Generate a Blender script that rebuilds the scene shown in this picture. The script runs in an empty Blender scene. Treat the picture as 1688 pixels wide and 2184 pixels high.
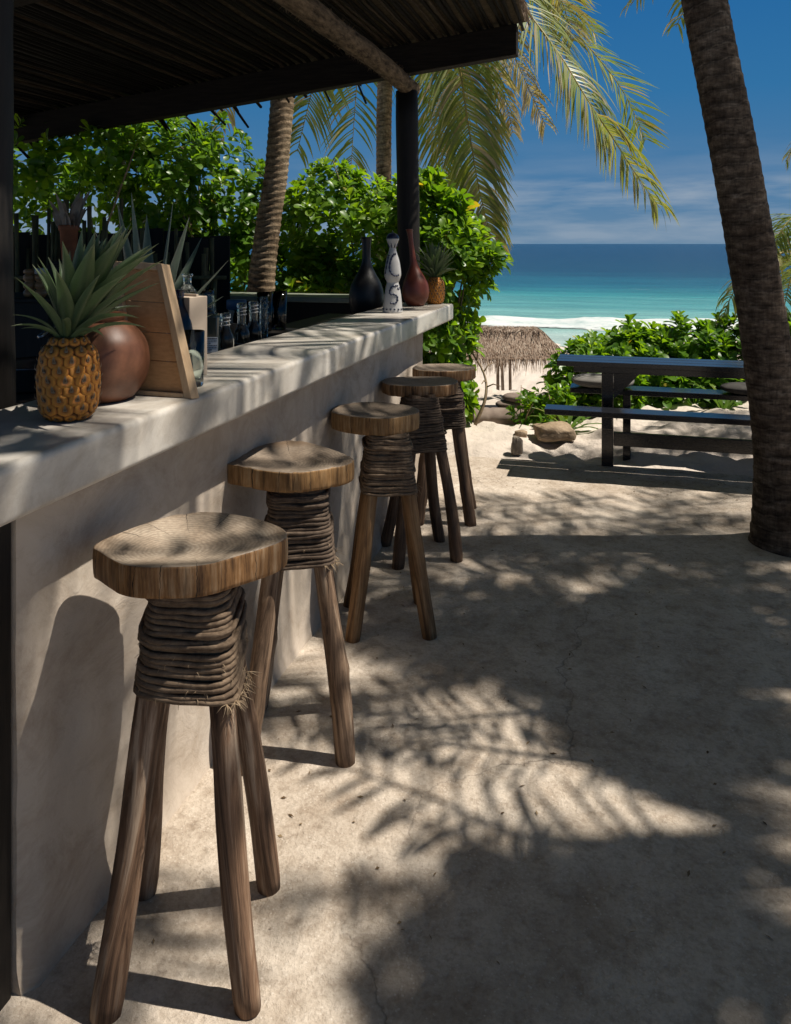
import bpy, math, random
from math import sin, cos, pi, radians, atan2, sqrt
from mathutils import Vector, Matrix, Quaternion, noise
import numpy as np

SC = bpy.context.scene
COL = SC.collection
# ------------------------------------------------------------------ camera
EYE = 1.4
TH = radians(15.5)
F = 1700.0                      # focal length in units of a 1688 x 2184 picture
CX, HY = 844.0, 520.0
cam = bpy.data.cameras.new("camera")
cam_o = bpy.data.objects.new("camera", cam)
COL.objects.link(cam_o)
cam_o.location = (0, 0, EYE)
cam_o.rotation_euler = (pi / 2, 0, TH)
cam.sensor_width = 36
cam.lens = F / 2184 * 36
cam.shift_y = -(1092 - HY) / 2184
cam.clip_start = 0.05
cam.clip_end = 60000
SC.camera = cam_o
# ------------------------------------------------------------------ light
SUN = Vector((0.545, 0.151, 1.0))           # horizontal run of a shadow per metre of height
sun_dir = SUN.normalized()
elev = math.asin(sun_dir.z)
azim = atan2(sun_dir.x, sun_dir.y)
sl = bpy.data.lights.new("sun", "SUN")
sl.energy = 4.8
sl.angle = radians(0.53)
sl.color = (1.0, 0.93, 0.83)
so = bpy.data.objects.new("sun", sl)
COL.objects.link(so)
so.rotation_euler = sun_dir.to_track_quat("Z", "Y").to_euler()
so.location = (6, 2, 12)

W = bpy.data.worlds.new("World")
SC.world = W
W.use_nodes = True
wt = W.node_tree
wt.nodes.clear()


def wn(t, **kw):
    n = wt.nodes.new(t)
    for k, v in kw.items():
        setattr(n, k, v)
    return n


w_out = wn("ShaderNodeOutputWorld")
w_bg = wn("ShaderNodeBackground")
w_sky = wn("ShaderNodeTexSky", sky_type="NISHITA", sun_disc=False, sun_elevation=elev,
           sun_rotation=azim, altitude=0.0, air_density=1.0, dust_density=0.0, ozone_density=1.6)
w_hsv = wn("ShaderNodeHueSaturation")
w_hsv.inputs["Saturation"].default_value = 0.42
w_hsv.inputs["Value"].default_value = 0.60
w_tc = wn("ShaderNodeTexCoord")
w_map = wn("ShaderNodeMapping")
w_map.inputs["Scale"].default_value = (3.2, 3.2, 22.0)
w_noise = wn("ShaderNodeTexNoise")
w_noise.inputs["Scale"].default_value = 1.6
w_noise.inputs["Detail"].default_value = 7
w_noise.inputs["Roughness"].default_value = 0.55
w_ramp = wn("ShaderNodeMapRange")
w_ramp.inputs["From Min"].default_value = 0.40
w_ramp.inputs["From Max"].default_value = 0.64
w_sep = wn("ShaderNodeSeparateXYZ")
w_band = wn("ShaderNodeValToRGB")
cr = w_band.color_ramp
cr.elements[0].position = 0.0
cr.elements[0].color = (0.55, 0.55, 0.55, 1)
cr.elements[1].position = 0.13
cr.elements[1].color = (0, 0, 0, 1)
for p_, v_ in ((0.045, 0.8), (0.07, 0.9), (0.082, 0.25)):
    e_ = cr.elements.new(p_)
    e_.color = (v_, v_, v_, 1)
w_mul = wn("ShaderNodeMath", operation="MULTIPLY")
w_mul2 = wn("ShaderNodeMath", operation="MULTIPLY")
w_mul2.inputs[1].default_value = 0.95
w_mix = wn("ShaderNodeMix", data_type="RGBA")
w_mix.inputs[7].default_value = (4.3, 5.2, 6.3, 1)
L = wt.links.new
L(w_sky.outputs[0], w_hsv.inputs["Color"])
L(w_tc.outputs["Generated"], w_map.inputs[0])
L(w_map.outputs[0], w_noise.inputs["Vector"])
L(w_noise.outputs["Fac"], w_ramp.inputs["Value"])
L(w_tc.outputs["Generated"], w_sep.inputs[0])
L(w_sep.outputs["Z"], w_band.inputs["Fac"])
L(w_ramp.outputs[0], w_mul.inputs[0])
L(w_band.outputs["Color"], w_mul.inputs[1])
L(w_mul.outputs[0], w_mul2.inputs[0])
L(w_mul2.outputs[0], w_mix.inputs[0])
w_hz = wn("ShaderNodeMix", data_type="RGBA")
w_gr = wn("ShaderNodeValToRGB")
g_ = w_gr.color_ramp
g_.elements[0].position = 0.0
g_.elements[0].color = (1.65, 3.1, 4.8, 1)
g_.elements[1].position = 0.5
g_.elements[1].color = (0.20, 1.6, 4.3, 1)
for p_, c_ in ((0.08, (0.95, 2.55, 4.8, 1)), (0.18, (0.42, 2.15, 4.8, 1)), (0.32, (0.20, 1.65, 4.5, 1))):
    e_ = g_.elements.new(p_)
    e_.color = c_
L(w_sep.outputs["Z"], w_gr.inputs["Fac"])
L(w_gr.outputs["Color"], w_hz.inputs[7])
w_hr = wn("ShaderNodeMapRange")
w_hr.inputs["From Min"].default_value = 0.36
w_hr.inputs["From Max"].default_value = 0.62
w_hr.inputs["To Min"].default_value = 1.0
w_hr.inputs["To Max"].default_value = 0.0
L(w_sep.outputs["Z"], w_hr.inputs["Value"])
L(w_hr.outputs[0], w_hz.inputs[0])
L(w_hsv.outputs[0], w_hz.inputs[6])
L(w_hz.outputs[2], w_mix.inputs[6])
L(w_mix.outputs[2], w_bg.inputs["Color"])
w_bg.inputs["Strength"].default_value = 0.052
L(w_bg.outputs[0], w_out.inputs[0])

SC.view_settings.view_transform = "Standard"
SC.view_settings.look = "None"
SC.view_settings.exposure = 0.55
SC.view_settings.gamma = 1.0
SC.view_settings.use_curve_mapping = False
SC.render.engine = "CYCLES"
SC.cycles.max_bounces = 8
SC.cycles.transparent_max_bounces = 12
SC.cycles.use_denoising = True

R = random.Random(7)
CAM = Vector((0, 0, EYE))
FWD = Vector((-sin(TH), cos(TH), 0))
RGT = Vector((cos(TH), sin(TH), 0))


# ------------------------------------------------------------------ placing
def C2W(xc, zc, z=0.0):
    """camera-aligned ground coordinates (right, ahead) -> world (across, along the bar)"""
    return Vector((xc * cos(TH) - zc * sin(TH), xc * sin(TH) + zc * cos(TH), z))


def G(x, y, z=0.0):
    zc = F * (EYE - z) / (y - HY)
    return C2W((x - CX) / F * zc, zc, z)


def AT(x, y, zc):
    return C2W((x - CX) / F * zc, zc, EYE - (y - HY) / F * zc)


# ------------------------------------------------------------------ objects
def thing(name, label, cat, loc=(0, 0, 0), rz=0.0, group=None):
    o = bpy.data.objects.new(name, None)
    COL.objects.link(o)
    o.location = loc
    o.rotation_euler = (0, 0, rz)
    o.empty_display_size = 0.1
    o["label"] = label
    o["category"] = cat
    if group:
        o["group"] = group
    return o


def tag(o, label, cat, group=None):
    o["label"] = label
    o["category"] = cat
    if group:
        o["group"] = group
    return o


class MB:
    def __init__(self):
        self.v = []
        self.f = []
        self.m = []
        self.t = []

    def add(self, verts, faces, mi=0, tone=0.0):
        b = len(self.v)
        self.v.extend(verts)
        self.f.extend([tuple(i + b for i in f) for f in faces])
        self.m.extend([mi] * len(faces))
        if isinstance(tone, (int, float)):
            self.t.extend([tone] * len(verts))
        else:
            self.t.extend(tone)

    def box(self, lo, hi, mi=0, mat=None, tone=0.0):
        x0, y0, z0 = lo
        x1, y1, z1 = hi
        vs = [Vector(p) for p in ((x0, y0, z0), (x1, y0, z0), (x1, y1, z0), (x0, y1, z0),
                                  (x0, y0, z1), (x1, y0, z1), (x1, y1, z1), (x0, y1, z1))]
        if mat:
            vs = [mat @ p for p in vs]
        self.add(vs, [(0, 3, 2, 1), (4, 5, 6, 7), (0, 1, 5, 4), (1, 2, 6, 5), (2, 3, 7, 6), (3, 0, 4, 7)], mi, tone)

    def tube(self, pts, rad, n=8, mi=0, cap=True, tone=0.0):
        pts = [Vector(p) for p in pts]
        k = len(pts)
        if not isinstance(rad, (list, tuple)):
            rad = [rad] * k
        vs, fs = [], []
        t0 = (pts[1] - pts[0]).normalized()
        ref = Vector((0, 0, 1)) if abs(t0.z) < 0.9 else Vector((1, 0, 0))
        u = t0.cross(ref).normalized()
        for i in range(k):
            t = (pts[min(i + 1, k - 1)] - pts[max(i - 1, 0)]).normalized()
            u = (u - t * u.dot(t))
            if u.length < 1e-6:
                u = t.orthogonal()
            u.normalize()
            w = t.cross(u)
            for j in range(n):
                a = 2 * pi * j / n
                vs.append(pts[i] + (u * cos(a) + w * sin(a)) * rad[i])
        for i in range(k - 1):
            for j in range(n):
                a, b = i * n + j, i * n + (j + 1) % n
                fs.append((a, b, b + n, a + n))
        if cap:
            fs.append(tuple(range(n - 1, -1, -1)))
            fs.append(tuple((k - 1) * n + j for j in range(n)))
        self.add(vs, fs, mi, tone)

    def lathe(self, prof, n=32, mi=0, off=None, cap=True):
        """prof: (r, z) list; off(z)->(dx,dy)"""
        vs, fs = [], []
        for r, z in prof:
            dx, dy = off(z) if off else (0, 0)
            for j in range(n):
                a = 2 * pi * j / n
                vs.append(Vector((r * cos(a) + dx, r * sin(a) + dy, z)))
        for i in range(len(prof) - 1):
            for j in range(n):
                a, b = i * n + j, i * n + (j + 1) % n
                fs.append((a, b, b + n, a + n))
        if cap:
            fs.append(tuple(range(n - 1, -1, -1)))
            fs.append(tuple((len(prof) - 1) * n + j for j in range(n)))
        self.add(vs, fs, mi)

    def mesh(self, name, mats, smooth=True, tone=False):
        me = bpy.data.meshes.new(name)
        me.from_pydata([tuple(p) for p in self.v], [], self.f)
        for m in (mats if isinstance(mats, (list, tuple)) else [mats]):
            me.materials.append(m.m if isinstance(m, Mat) else m)
        me.polygons.foreach_set("material_index", self.m)
        me.polygons.foreach_set("use_smooth", [smooth] * len(self.f))
        if tone:
            at = me.attributes.new("tone", "FLOAT", "POINT")
            at.data.foreach_set("value", self.t)
        me.update()
        return me

    def build(self, name, mats, parent=None, smooth=True, tone=False):
        return link(name, self.mesh(name, mats, smooth, tone), parent)


def link(name, me, parent=None, mw=None):
    o = bpy.data.objects.new(name, me)
    COL.objects.link(o)
    if parent:
        o.parent = parent
    if mw is not None:
        o.matrix_local = mw
    return o


def bevel(o, w=0.004, seg=2):
    md = o.modifiers.new("bevel", "BEVEL")
    md.width = w
    md.segments = seg
    md.limit_method = "ANGLE"
    md.angle_limit = radians(40)
    return o


def catmull(pts, n, closed=False):
    pts = [Vector(p) for p in pts]
    k = len(pts)
    out = []
    segs = k if closed else k - 1
    for s in range(segs):
        if closed:
            p0, p1, p2, p3 = pts[(s - 1) % k], pts[s], pts[(s + 1) % k], pts[(s + 2) % k]
        else:
            p1, p2 = pts[s], pts[s + 1]
            p0 = pts[s - 1] if s > 0 else p1 * 2 - p2
            p3 = pts[s + 2] if s + 2 < k else p2 * 2 - p1
        for i in range(n):
            t = i / n
            out.append(0.5 * ((2 * p1) + (p2 - p0) * t + (2 * p0 - 5 * p1 + 4 * p2 - p3) * t * t
                              + (3 * p1 - p0 - 3 * p2 + p3) * t ** 3))
    if not closed:
        out.append(pts[-1].copy())
    return out


def fbm(p, o=4):
    return noise.fractal(Vector(p), 1.0, 2.0, o)


# ------------------------------------------------------------------ materials
class Mat:
    def __init__(self, name, rough=0.8, spec=0.3, color=(0.5, 0.5, 0.5)):
        self.m = bpy.data.materials.new(name)
        self.m.use_nodes = True
        self.t = self.m.node_tree
        self.b = self.t.nodes["Principled BSDF"]
        self.out = self.t.nodes["Material Output"]
        self.b.inputs["Roughness"].default_value = rough
        self.b.inputs["Specular IOR Level"].default_value = spec
        self.b.inputs["Base Color"].default_value = (*color, 1)
        self.bump_in = None
        self._c = None

    def n(self, typ, ins=None, **kw):
        nd = self.t.nodes.new(typ)
        for k, v in kw.items():
            setattr(nd, k, v)
        for k, v in (ins or {}).items():
            if hasattr(v, "is_output"):
                self.t.links.new(v, nd.inputs[k])
            else:
                nd.inputs[k].default_value = v
        return nd

    def coord(self, kind="Object", scale=(1, 1, 1), loc=(0, 0, 0)):
        if self._c is None:
            self._c = self.n("ShaderNodeTexCoord")
        mp = self.n("ShaderNodeMapping", {0: self._c.outputs[kind]})
        mp.inputs["Scale"].default_value = scale
        mp.inputs["Location"].default_value = loc
        return mp.outputs[0]

    def noise(self, scale, detail=4, rough=0.55, dist=0.0, vec=None):
        return self.n("ShaderNodeTexNoise", {"Vector": vec or self.coord(), "Scale": scale, "Detail": detail,
                                             "Roughness": rough, "Distortion": dist}).outputs["Fac"]

    def ramp(self, fac, stops):
        nd = self.n("ShaderNodeValToRGB", {"Fac": fac})
        els = nd.color_ramp.elements
        while len(els) < len(stops):
            els.new(0.5)
        for e, (p, c) in zip(els, stops):
            e.position = p
            e.color = (c, c, c, 1) if isinstance(c, (int, float)) else (*c, 1)
        return nd.outputs["Color"]

    def mix(self, fac, a, b, blend="MIX"):
        nd = self.n("ShaderNodeMix", data_type="RGBA", blend_type=blend)
        for i, v in ((0, fac), (6, a), (7, b)):
            if hasattr(v, "is_output"):
                self.t.links.new(v, nd.inputs[i])
            else:
                nd.inputs[i].default_value = v if i == 0 else (*v, 1)
        return nd.outputs[2]

    def math(self, op, a, b=0.0):
        nd = self.n("ShaderNodeMath", {0: a, 1: b}, operation=op)
        return nd.outputs[0]

    def color(self, c):
        self.t.links.new(c, self.b.inputs["Base Color"])

    def rough(self, c):
        self.t.links.new(c, self.b.inputs["Roughness"])

    def bump(self, h, strength=0.3, dist=0.01):
        ins = {"Height": h, "Strength": strength, "Distance": dist}
        if self.bump_in is not None:
            ins["Normal"] = self.bump_in
        nd = self.n("ShaderNodeBump", ins)
        self.bump_in = nd.outputs[0]
        self.t.links.new(nd.outputs[0], self.b.inputs["Normal"])
        return self


def simple(name, c0, c1, scale=20, rough=0.7, spec=0.3, bump=0.2, bd=0.004, stretch=(1, 1, 1)):
    a = Mat(name, rough, spec)
    v = a.coord("Object", stretch)
    nz = a.noise(scale, 6, 0.6, vec=v)
    a.color(a.ramp(nz, [(0.3, c0), (0.7, c1)]))
    if bump:
        a.bump(nz, bump, bd)
    return a.m


def leafmat(name, stops, trans=0.38, rough=0.32, spec=0.5, tscale=(1.5, 1.7, 0.7)):
    a = Mat(name, rough, spec)
    at = a.n("ShaderNodeAttribute", attribute_name="tone").outputs["Fac"]
    c = a.ramp(at, stops)
    nz = a.noise(60, 3)
    c = a.mix(0.35, c, a.ramp(nz, [(0.3, 0.35), (0.75, 1.0)]), "MULTIPLY")
    a.color(c)
    tc = a.mix(1.0, c, tscale, "MULTIPLY")
    tr = a.n("ShaderNodeBsdfTranslucent", {"Color": tc})
    mx = a.n("ShaderNodeMixShader", {0: trans, 1: a.b.outputs[0], 2: tr.outputs[0]})
    a.t.links.new(mx.outputs[0], a.out.inputs["Surface"])
    return a.m


def m_floor():
    a = Mat("patio_cement", 0.85, 0.2)
    big = a.noise(0.9, 5, 0.6)
    mid = a.noise(5, 7, 0.68)
    pit = a.noise(22, 8, 0.72)
    fine = a.noise(95, 5, 0.72)
    c = a.ramp(big, [(0.3, (0.52, 0.445, 0.365)), (0.7, (0.64, 0.565, 0.475))])
    c = a.mix(0.7, c, a.ramp(mid, [(0.34, (0.58, 0.52, 0.46)), (0.6, (1, 1, 1))]), "MULTIPLY")
    c = a.mix(0.55, c, a.ramp(pit, [(0.34, (0.5, 0.45, 0.4)), (0.52, (1, 1, 1))]), "MULTIPLY")
    c = a.mix(0.40, c, a.ramp(fine, [(0.35, (0.5, 0.47, 0.43)), (0.58, (1.0, 1.0, 1.0))]), "MULTIPLY")
    peb = a.n("ShaderNodeTexVoronoi", {"Vector": a.coord(), "Scale": 75.0})
    pm_ = a.math("LESS_THAN", peb.outputs["Distance"], a.math("MULTIPLY", a.noise(9, 2), 0.30))
    c = a.mix(a.math("MULTIPLY", pm_, 0.35), c, (0.70, 0.64, 0.56))
    nv_ = a.n("ShaderNodeTexNoise", {"Vector": a.coord(), "Scale": 2.5, "Detail": 6.0, "Roughness": 0.65}).outputs["Color"]
    nv_ = a.n("ShaderNodeVectorMath", {0: nv_, "Scale": 0.28}, operation="SCALE").outputs[0]
    wob = a.n("ShaderNodeVectorMath", {0: a.coord(), 1: nv_}, operation="ADD").outputs[0]
    cr1 = a.n("ShaderNodeTexVoronoi", {"Vector": wob, "Scale": 0.75}, feature="DISTANCE_TO_EDGE").outputs["Distance"]
    crk = a.ramp(cr1, [(0.0, 0.55), (0.004, 0.0)])
    msk = a.ramp(a.noise(0.7, 2, vec=a.coord("Object", (1, 1, 1), (7, 3, 0))), [(0.46, 0.0), (0.56, 1.0)])
    crk = a.math("MULTIPLY", crk, msk)
    c = a.mix(crk, c, (0.12, 0.10, 0.08))
    a.color(c)
    a.bump(mid, 0.5, 0.035)
    a.bump(pit, 0.75, 0.014)
    a.bump(fine, 0.6, 0.005)
    a.bump(pm_, 0.3, 0.002)
    a.bump(a.math("SUBTRACT", 1.0, crk), 0.5, 0.006)
    return a.m


def m_sand():
    a = Mat("sand_pale", 0.95, 0.1)
    big = a.noise(0.6, 5)
    fine = a.noise(90, 3, 0.7)
    c = a.ramp(big, [(0.3, (0.48, 0.415, 0.35)), (0.7, (0.60, 0.53, 0.46))])
    c = a.mix(0.3, c, a.ramp(fine, [(0.3, 0.6), (0.7, 1.0)]), "MULTIPLY")
    a.color(c)
    a.bump(a.noise(6, 5, 0.6), 0.7, 0.05)
    a.bump(fine, 0.3, 0.004)
    return a.m


def m_plaster(name, c0, c1, c2, rough, bump, streak=0.5):
    a = Mat(name, rough, 0.3)
    w = a.n("ShaderNodeVectorMath", {0: a.coord(), 1: a.n("ShaderNodeTexNoise", {"Vector": a.coord(), "Scale": 2.2, "Detail": 4.0}).outputs["Color"]}, operation="ADD").outputs[0]
    mp = a.n("ShaderNodeMapping", {0: w})
    mp.inputs["Scale"].default_value = (1.0, 0.8, 1.6)
    mp.inputs["Rotation"].default_value = (0.6, 0.2, 0.3)
    sm = a.noise(2.6, 9, 0.68, 0.3, vec=mp.outputs[0])
    big = a.noise(1.6, 4, 0.5)
    c = a.ramp(sm, [(0.28, c0), (0.5, c1), (0.72, c2)])
    c = a.mix(streak, c, a.ramp(big, [(0.3, (0.72, 0.66, 0.58)), (0.62, (1, 1, 1))]), "MULTIPLY")
    scr = a.noise(9, 9, 0.78, 0.6, vec=a.coord("Object", (1, 0.5, 0.8)))
    c = a.mix(0.65, c, a.ramp(scr, [(0.34, (0.62, 0.56, 0.5)), (0.54, (1, 1, 1))]), "MULTIPLY")
    a.color(c)
    a.bump(sm, bump, 0.012)
    a.bump(a.noise(60, 4, 0.6), bump * 0.5, 0.003)
    a.bump(scr, bump * 0.5, 0.003)
    return a


def cracks_of(a, seed, wid):
    """radial drying cracks: random angles round the pith, same on top and side"""
    sp = a.n("ShaderNodeSeparateXYZ", {0: a.coord()})
    x, y = sp.outputs["X"], sp.outputs["Y"]
    ang = a.math("ARCTAN2", y, x)
    ang = a.math("ADD", ang, a.math("MULTIPLY", a.noise(18, 3), 0.16))
    rad = a.math("SQRT", a.math("ADD", a.math("MULTIPLY", x, x), a.math("MULTIPLY", y, y)))
    w = a.math("ADD", ang, float(seed) * 3.7)
    vo = a.n("ShaderNodeTexVoronoi", {"W": w, "Scale": 1.7, "Randomness": 1.0}, voronoi_dimensions="1D", feature="DISTANCE_TO_EDGE").outputs["Distance"]
    d = a.math("MULTIPLY", vo, rad)
    wd = a.math("MULTIPLY", a.noise(16, 2), wid * 3.2)
    return rad, a.math("LESS_THAN", d, a.math("SUBTRACT", wd, wid * 0.7))


def m_seat_top(name, c0, c1, seed):
    a = Mat(name, 0.55, 0.35)
    wob = a.n("ShaderNodeTexNoise", {"Vector": a.coord("Object", (1, 1, 1), (seed, 0, 0)), "Scale": 6.0, "Detail": 4.0}).outputs["Color"]
    vv = a.n("ShaderNodeVectorMath", {0: wob, "Scale": 0.06}, operation="SCALE").outputs[0]
    vec = a.n("ShaderNodeVectorMath", {0: a.coord(), 1: vv}, operation="ADD").outputs[0]
    rings = a.n("ShaderNodeTexWave", {"Vector": vec, "Scale": 34.0, "Distortion": 5.0, "Detail": 6.0, "Detail Scale": 1.2},
                wave_type="RINGS", rings_direction="Z").outputs["Fac"]
    big = a.noise(9, 5)
    c = a.mix(a.math("ADD", 0.35, a.math("MULTIPLY", a.math("MULTIPLY", rings, a.noise(14, 3)), 0.8)), c0, c1)
    c = a.mix(0.8, c, a.ramp(big, [(0.3, (0.5, 0.45, 0.4)), (0.62, (1.0, 1.0, 1.0))]), "MULTIPLY")
    c = a.mix(0.6, c, a.ramp(a.noise(110, 5, 0.7), [(0.35, 0.5), (0.6, 1.0)]), "MULTIPLY")
    spot = a.ramp(a.noise(28, 2), [(0.66, 1.0), (0.76, 0.3)])
    c = a.mix(0.7, c, spot, "MULTIPLY")
    rad, ck = cracks_of(a, seed, 0.0012)
    c = a.mix(a.ramp(rad, [(0.145, 0.0), (0.19, 0.55)]), c, (0.16, 0.10, 0.055))
    c = a.mix(a.math("MULTIPLY", ck, a.ramp(rad, [(0.06, 0.0), (0.13, 1.0)])), c, (0.02, 0.013, 0.008))
    a.color(c)
    a.bump(rings, 0.15, 0.002)
    a.bump(a.noise(130, 4), 0.25, 0.0015)
    return a.m


def m_seat_side(name, c0, c1, c2, seed=1):
    a = Mat(name, 0.6, 0.3)
    st = a.noise(1.0, 7, 0.7, vec=a.coord("Object", (55, 55, 5)))
    st2 = a.noise(1.0, 5, 0.6, vec=a.coord("Object", (150, 150, 9)))
    big = a.noise(12, 3)
    c = a.ramp(st, [(0.34, c0), (0.5, c1), (0.68, c2)])
    c = a.mix(0.6, c, a.ramp(big, [(0.3, (0.45, 0.38, 0.3)), (0.6, (1, 1, 1))]), "MULTIPLY")
    c = a.mix(0.6, c, a.ramp(st2, [(0.34, 0.35), (0.5, 1.0)]), "MULTIPLY")
    rad, ck = cracks_of(a, seed, 0.0016)
    c = a.mix(ck, c, (0.014, 0.009, 0.006))
    a.color(c)
    a.bump(st2, 0.5, 0.003)
    return a.m


def m_leg(name, c0, c1, c2, seed=0):
    a = Mat(name, 0.68, 0.3)
    v = a.coord("Object", (30, 30, 1.9), (seed, seed * 0.7, 0))
    st = a.noise(1.0, 8, 0.68, 1.3, vec=v)
    fine = a.noise(1.0, 5, 0.7, vec=a.coord("Object", (170, 170, 9)))
    big = a.noise(5, 4, 0.6, vec=a.coord("Object", (1, 1, 0.8), (seed * 3, 0, 0)))
    c = a.ramp(st, [(0.36, c0), (0.5, c1), (0.64, c2)])
    c = a.mix(0.7, c, a.ramp(big, [(0.3, (0.42, 0.36, 0.32)), (0.62, (1, 1, 1))]), "MULTIPLY")
    c = a.mix(0.55, c, a.ramp(fine, [(0.36, 0.4), (0.55, 1.0)]), "MULTIPLY")
    a.color(c)
    a.bump(st, 0.5, 0.006)
    a.bump(fine, 0.4, 0.002)
    return a.m


def m_rope(name, c0, c1):
    a = Mat(name, 0.85, 0.15)
    nz = a.noise(45, 5, 0.65)
    fi = a.noise(1, 5, 0.7, vec=a.coord("Object", (120, 120, 600)))
    c = a.ramp(nz, [(0.3, c0), (0.7, c1)])
    c = a.mix(0.6, c, a.ramp(fi, [(0.35, 0.45), (0.6, 1.0)]), "MULTIPLY")
    a.color(c)
    a.bump(fi, 0.6, 0.0015)
    return a.m


def m_trunk(name, c0, c1, c2):
    a = Mat(name, 0.9, 0.15)
    st = a.noise(1, 6, 0.65, vec=a.coord("Object", (16, 16, 42)))
    fib = a.noise(1, 5, 0.7, vec=a.coord("Object", (90, 90, 16)))
    big = a.noise(4.5, 4)
    c = a.ramp(st, [(0.3, c0), (0.52, c1), (0.75, c2)])
    rg = a.n("ShaderNodeAttribute", attribute_name="tone").outputs["Fac"]
    c = a.mix(0.85, c, a.ramp(rg, [(0.0, 0.16), (0.16, 0.6), (0.5, 1.0), (0.86, 1.0), (0.97, 0.3)]), "MULTIPLY")
    c = a.mix(0.7, c, a.ramp(big, [(0.32, (0.35, 0.3, 0.26)), (0.6, (1, 1, 1))]), "MULTIPLY")
    c = a.mix(0.7, c, a.ramp(fib, [(0.35, 0.4), (0.58, 1.0)]), "MULTIPLY")
    a.color(c)
    a.bump(st, 0.6, 0.01)
    a.bump(fib, 0.6, 0.005)
    return a.m


def m_glass(name, col, rough=0.03, ior=1.45):
    a = Mat(name, rough, 0.5, col)
    a.b.inputs["Transmission Weight"].default_value = 1.0
    a.b.inputs["IOR"].default_value = ior
    return a.m


M = {}
M["floor"] = m_floor()
M["sand"] = m_sand()
wallm = m_plaster("wall_plaster", (0.42, 0.355, 0.285), (0.51, 0.44, 0.365), (0.57, 0.51, 0.435), 0.8, 0.45, 0.75)
M["wall"] = wallm.m
topm = m_plaster("counter_cement", (0.43, 0.40, 0.36), (0.52, 0.49, 0.44), (0.58, 0.55, 0.50), 0.34, 0.18, 0.35)
M["counter"] = topm.m
M["dark_wood"] = simple("dark_stained_wood", (0.006, 0.005, 0.004), (0.014, 0.011, 0.009), 14, 0.6, 0.25, 0.3, 0.004, (6, 6, 0.6))
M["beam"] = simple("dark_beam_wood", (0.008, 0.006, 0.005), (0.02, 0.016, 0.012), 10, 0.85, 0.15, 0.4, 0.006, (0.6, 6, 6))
M["stick_lit"] = simple("lit_roof_stick", (0.005, 0.0038, 0.0026), (0.055, 0.04, 0.027), 8, 0.85, 0.15, 0.5, 0.008, (20, 1.2, 20))  # lighter copy for random sticks, lit streaks put into the colour
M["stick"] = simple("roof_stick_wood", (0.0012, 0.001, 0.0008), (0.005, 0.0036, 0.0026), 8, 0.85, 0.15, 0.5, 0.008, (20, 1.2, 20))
M["log"] = simple("bark_log", (0.02, 0.014, 0.010), (0.18, 0.135, 0.09), 14, 0.95, 0.1, 0.8, 0.02, (3, 0.8, 3))
M["thatch_top"] = simple("roof_thatch", (0.05, 0.04, 0.03), (0.12, 0.10, 0.07), 30, 0.95, 0.05)
M["thatch"] = leafmat("thatch_straw", [(0, (0.17, 0.115, 0.08)), (0.5, (0.32, 0.24, 0.18)), (1, (0.46, 0.38, 0.30))], 0.12, 0.9, 0.05, (1, 1, 1))
M["black_paint"] = simple("black_table_paint", (0.010, 0.010, 0.011), (0.018, 0.018, 0.020), 30, 0.20, 0.5, 0.06, 0.001, (1, 8, 8))
M["naupaka"] = leafmat("broad_leaf", [(0, (0.035, 0.09, 0.012)), (0.5, (0.085, 0.19, 0.018)), (0.85, (0.15, 0.27, 0.022)), (1, (0.32, 0.26, 0.04))], 0.46, 0.36, 0.42, (2.3, 2.1, 0.5))
M["palm_leaf"] = leafmat("palm_leaflet", [(0, (0.07, 0.135, 0.028)), (0.35, (0.19, 0.245, 0.06)), (0.55, (0.32, 0.31, 0.14)), (0.75, (0.27, 0.215, 0.13)), (1, (0.46, 0.42, 0.36))], 0.35, 0.36, 0.5, (1.9, 1.7, 0.6))
M["rachis"] = simple("palm_rachis", (0.20, 0.16, 0.04), (0.34, 0.27, 0.07), 12, 0.5, 0.3, 0.1)
M["stem"] = simple("pale_stem", (0.16, 0.11, 0.07), (0.30, 0.23, 0.15), 25, 0.85, 0.15, 0.4)
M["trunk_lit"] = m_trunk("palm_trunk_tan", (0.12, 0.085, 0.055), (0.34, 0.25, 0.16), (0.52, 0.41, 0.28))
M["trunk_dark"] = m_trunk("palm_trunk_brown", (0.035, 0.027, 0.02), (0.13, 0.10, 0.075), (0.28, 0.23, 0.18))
M["fibre"] = simple("frayed_fibre", (0.25, 0.18, 0.11), (0.4, 0.3, 0.2), 40, 0.9, 0.1, 0)


# ------------------------------------------------------------------ setting
def grid(name, xs, ys, hf, mat):
    nx, ny = len(xs), len(ys)
    vs = [(x, y, hf(x, y)) for y in ys for x in xs]
    fs = [(j * nx + i, j * nx + i + 1, (j + 1) * nx + i + 1, (j + 1) * nx + i) for j in range(ny - 1) for i in range(nx - 1)]
    me = bpy.data.meshes.new(name)
    me.from_pydata(vs, [], fs)
    me.materials.append(mat)
    me.polygons.foreach_set("use_smooth", [True] * len(fs))
    me.update()
    o = link(name, me)
    o["kind"] = "structure"
    return o


def lin(a, b, n):
    return [a + (b - a) * i / (n - 1) for i in range(n)]


PATIO_Y = 5.2


def sstep(a, b, x):
    t = min(1, max(0, (x - a) / (b - a)))
    return t * t * (3 - 2 * t)


def floor_h(x, y):
    return 0.007 * fbm((x * 1.3, y * 1.3, 3.1), 3) + 0.0025 * fbm((x * 7, y * 7, 1.0), 3)


def edge_y(x):
    return PATIO_Y + 0.03 * noise.noise(Vector((x * 1.7, 0, 5)))


fl = grid("patio_floor", lin(-1.10, 7.5, 150), lin(-1.5, PATIO_Y, 130), lambda x, y: floor_h(x, y), M["floor"])
for v in fl.data.vertices:                       # worn far edge
    if v.co.y > PATIO_Y - 0.05:
        v.co.y = edge_y(v.co.x)


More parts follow.
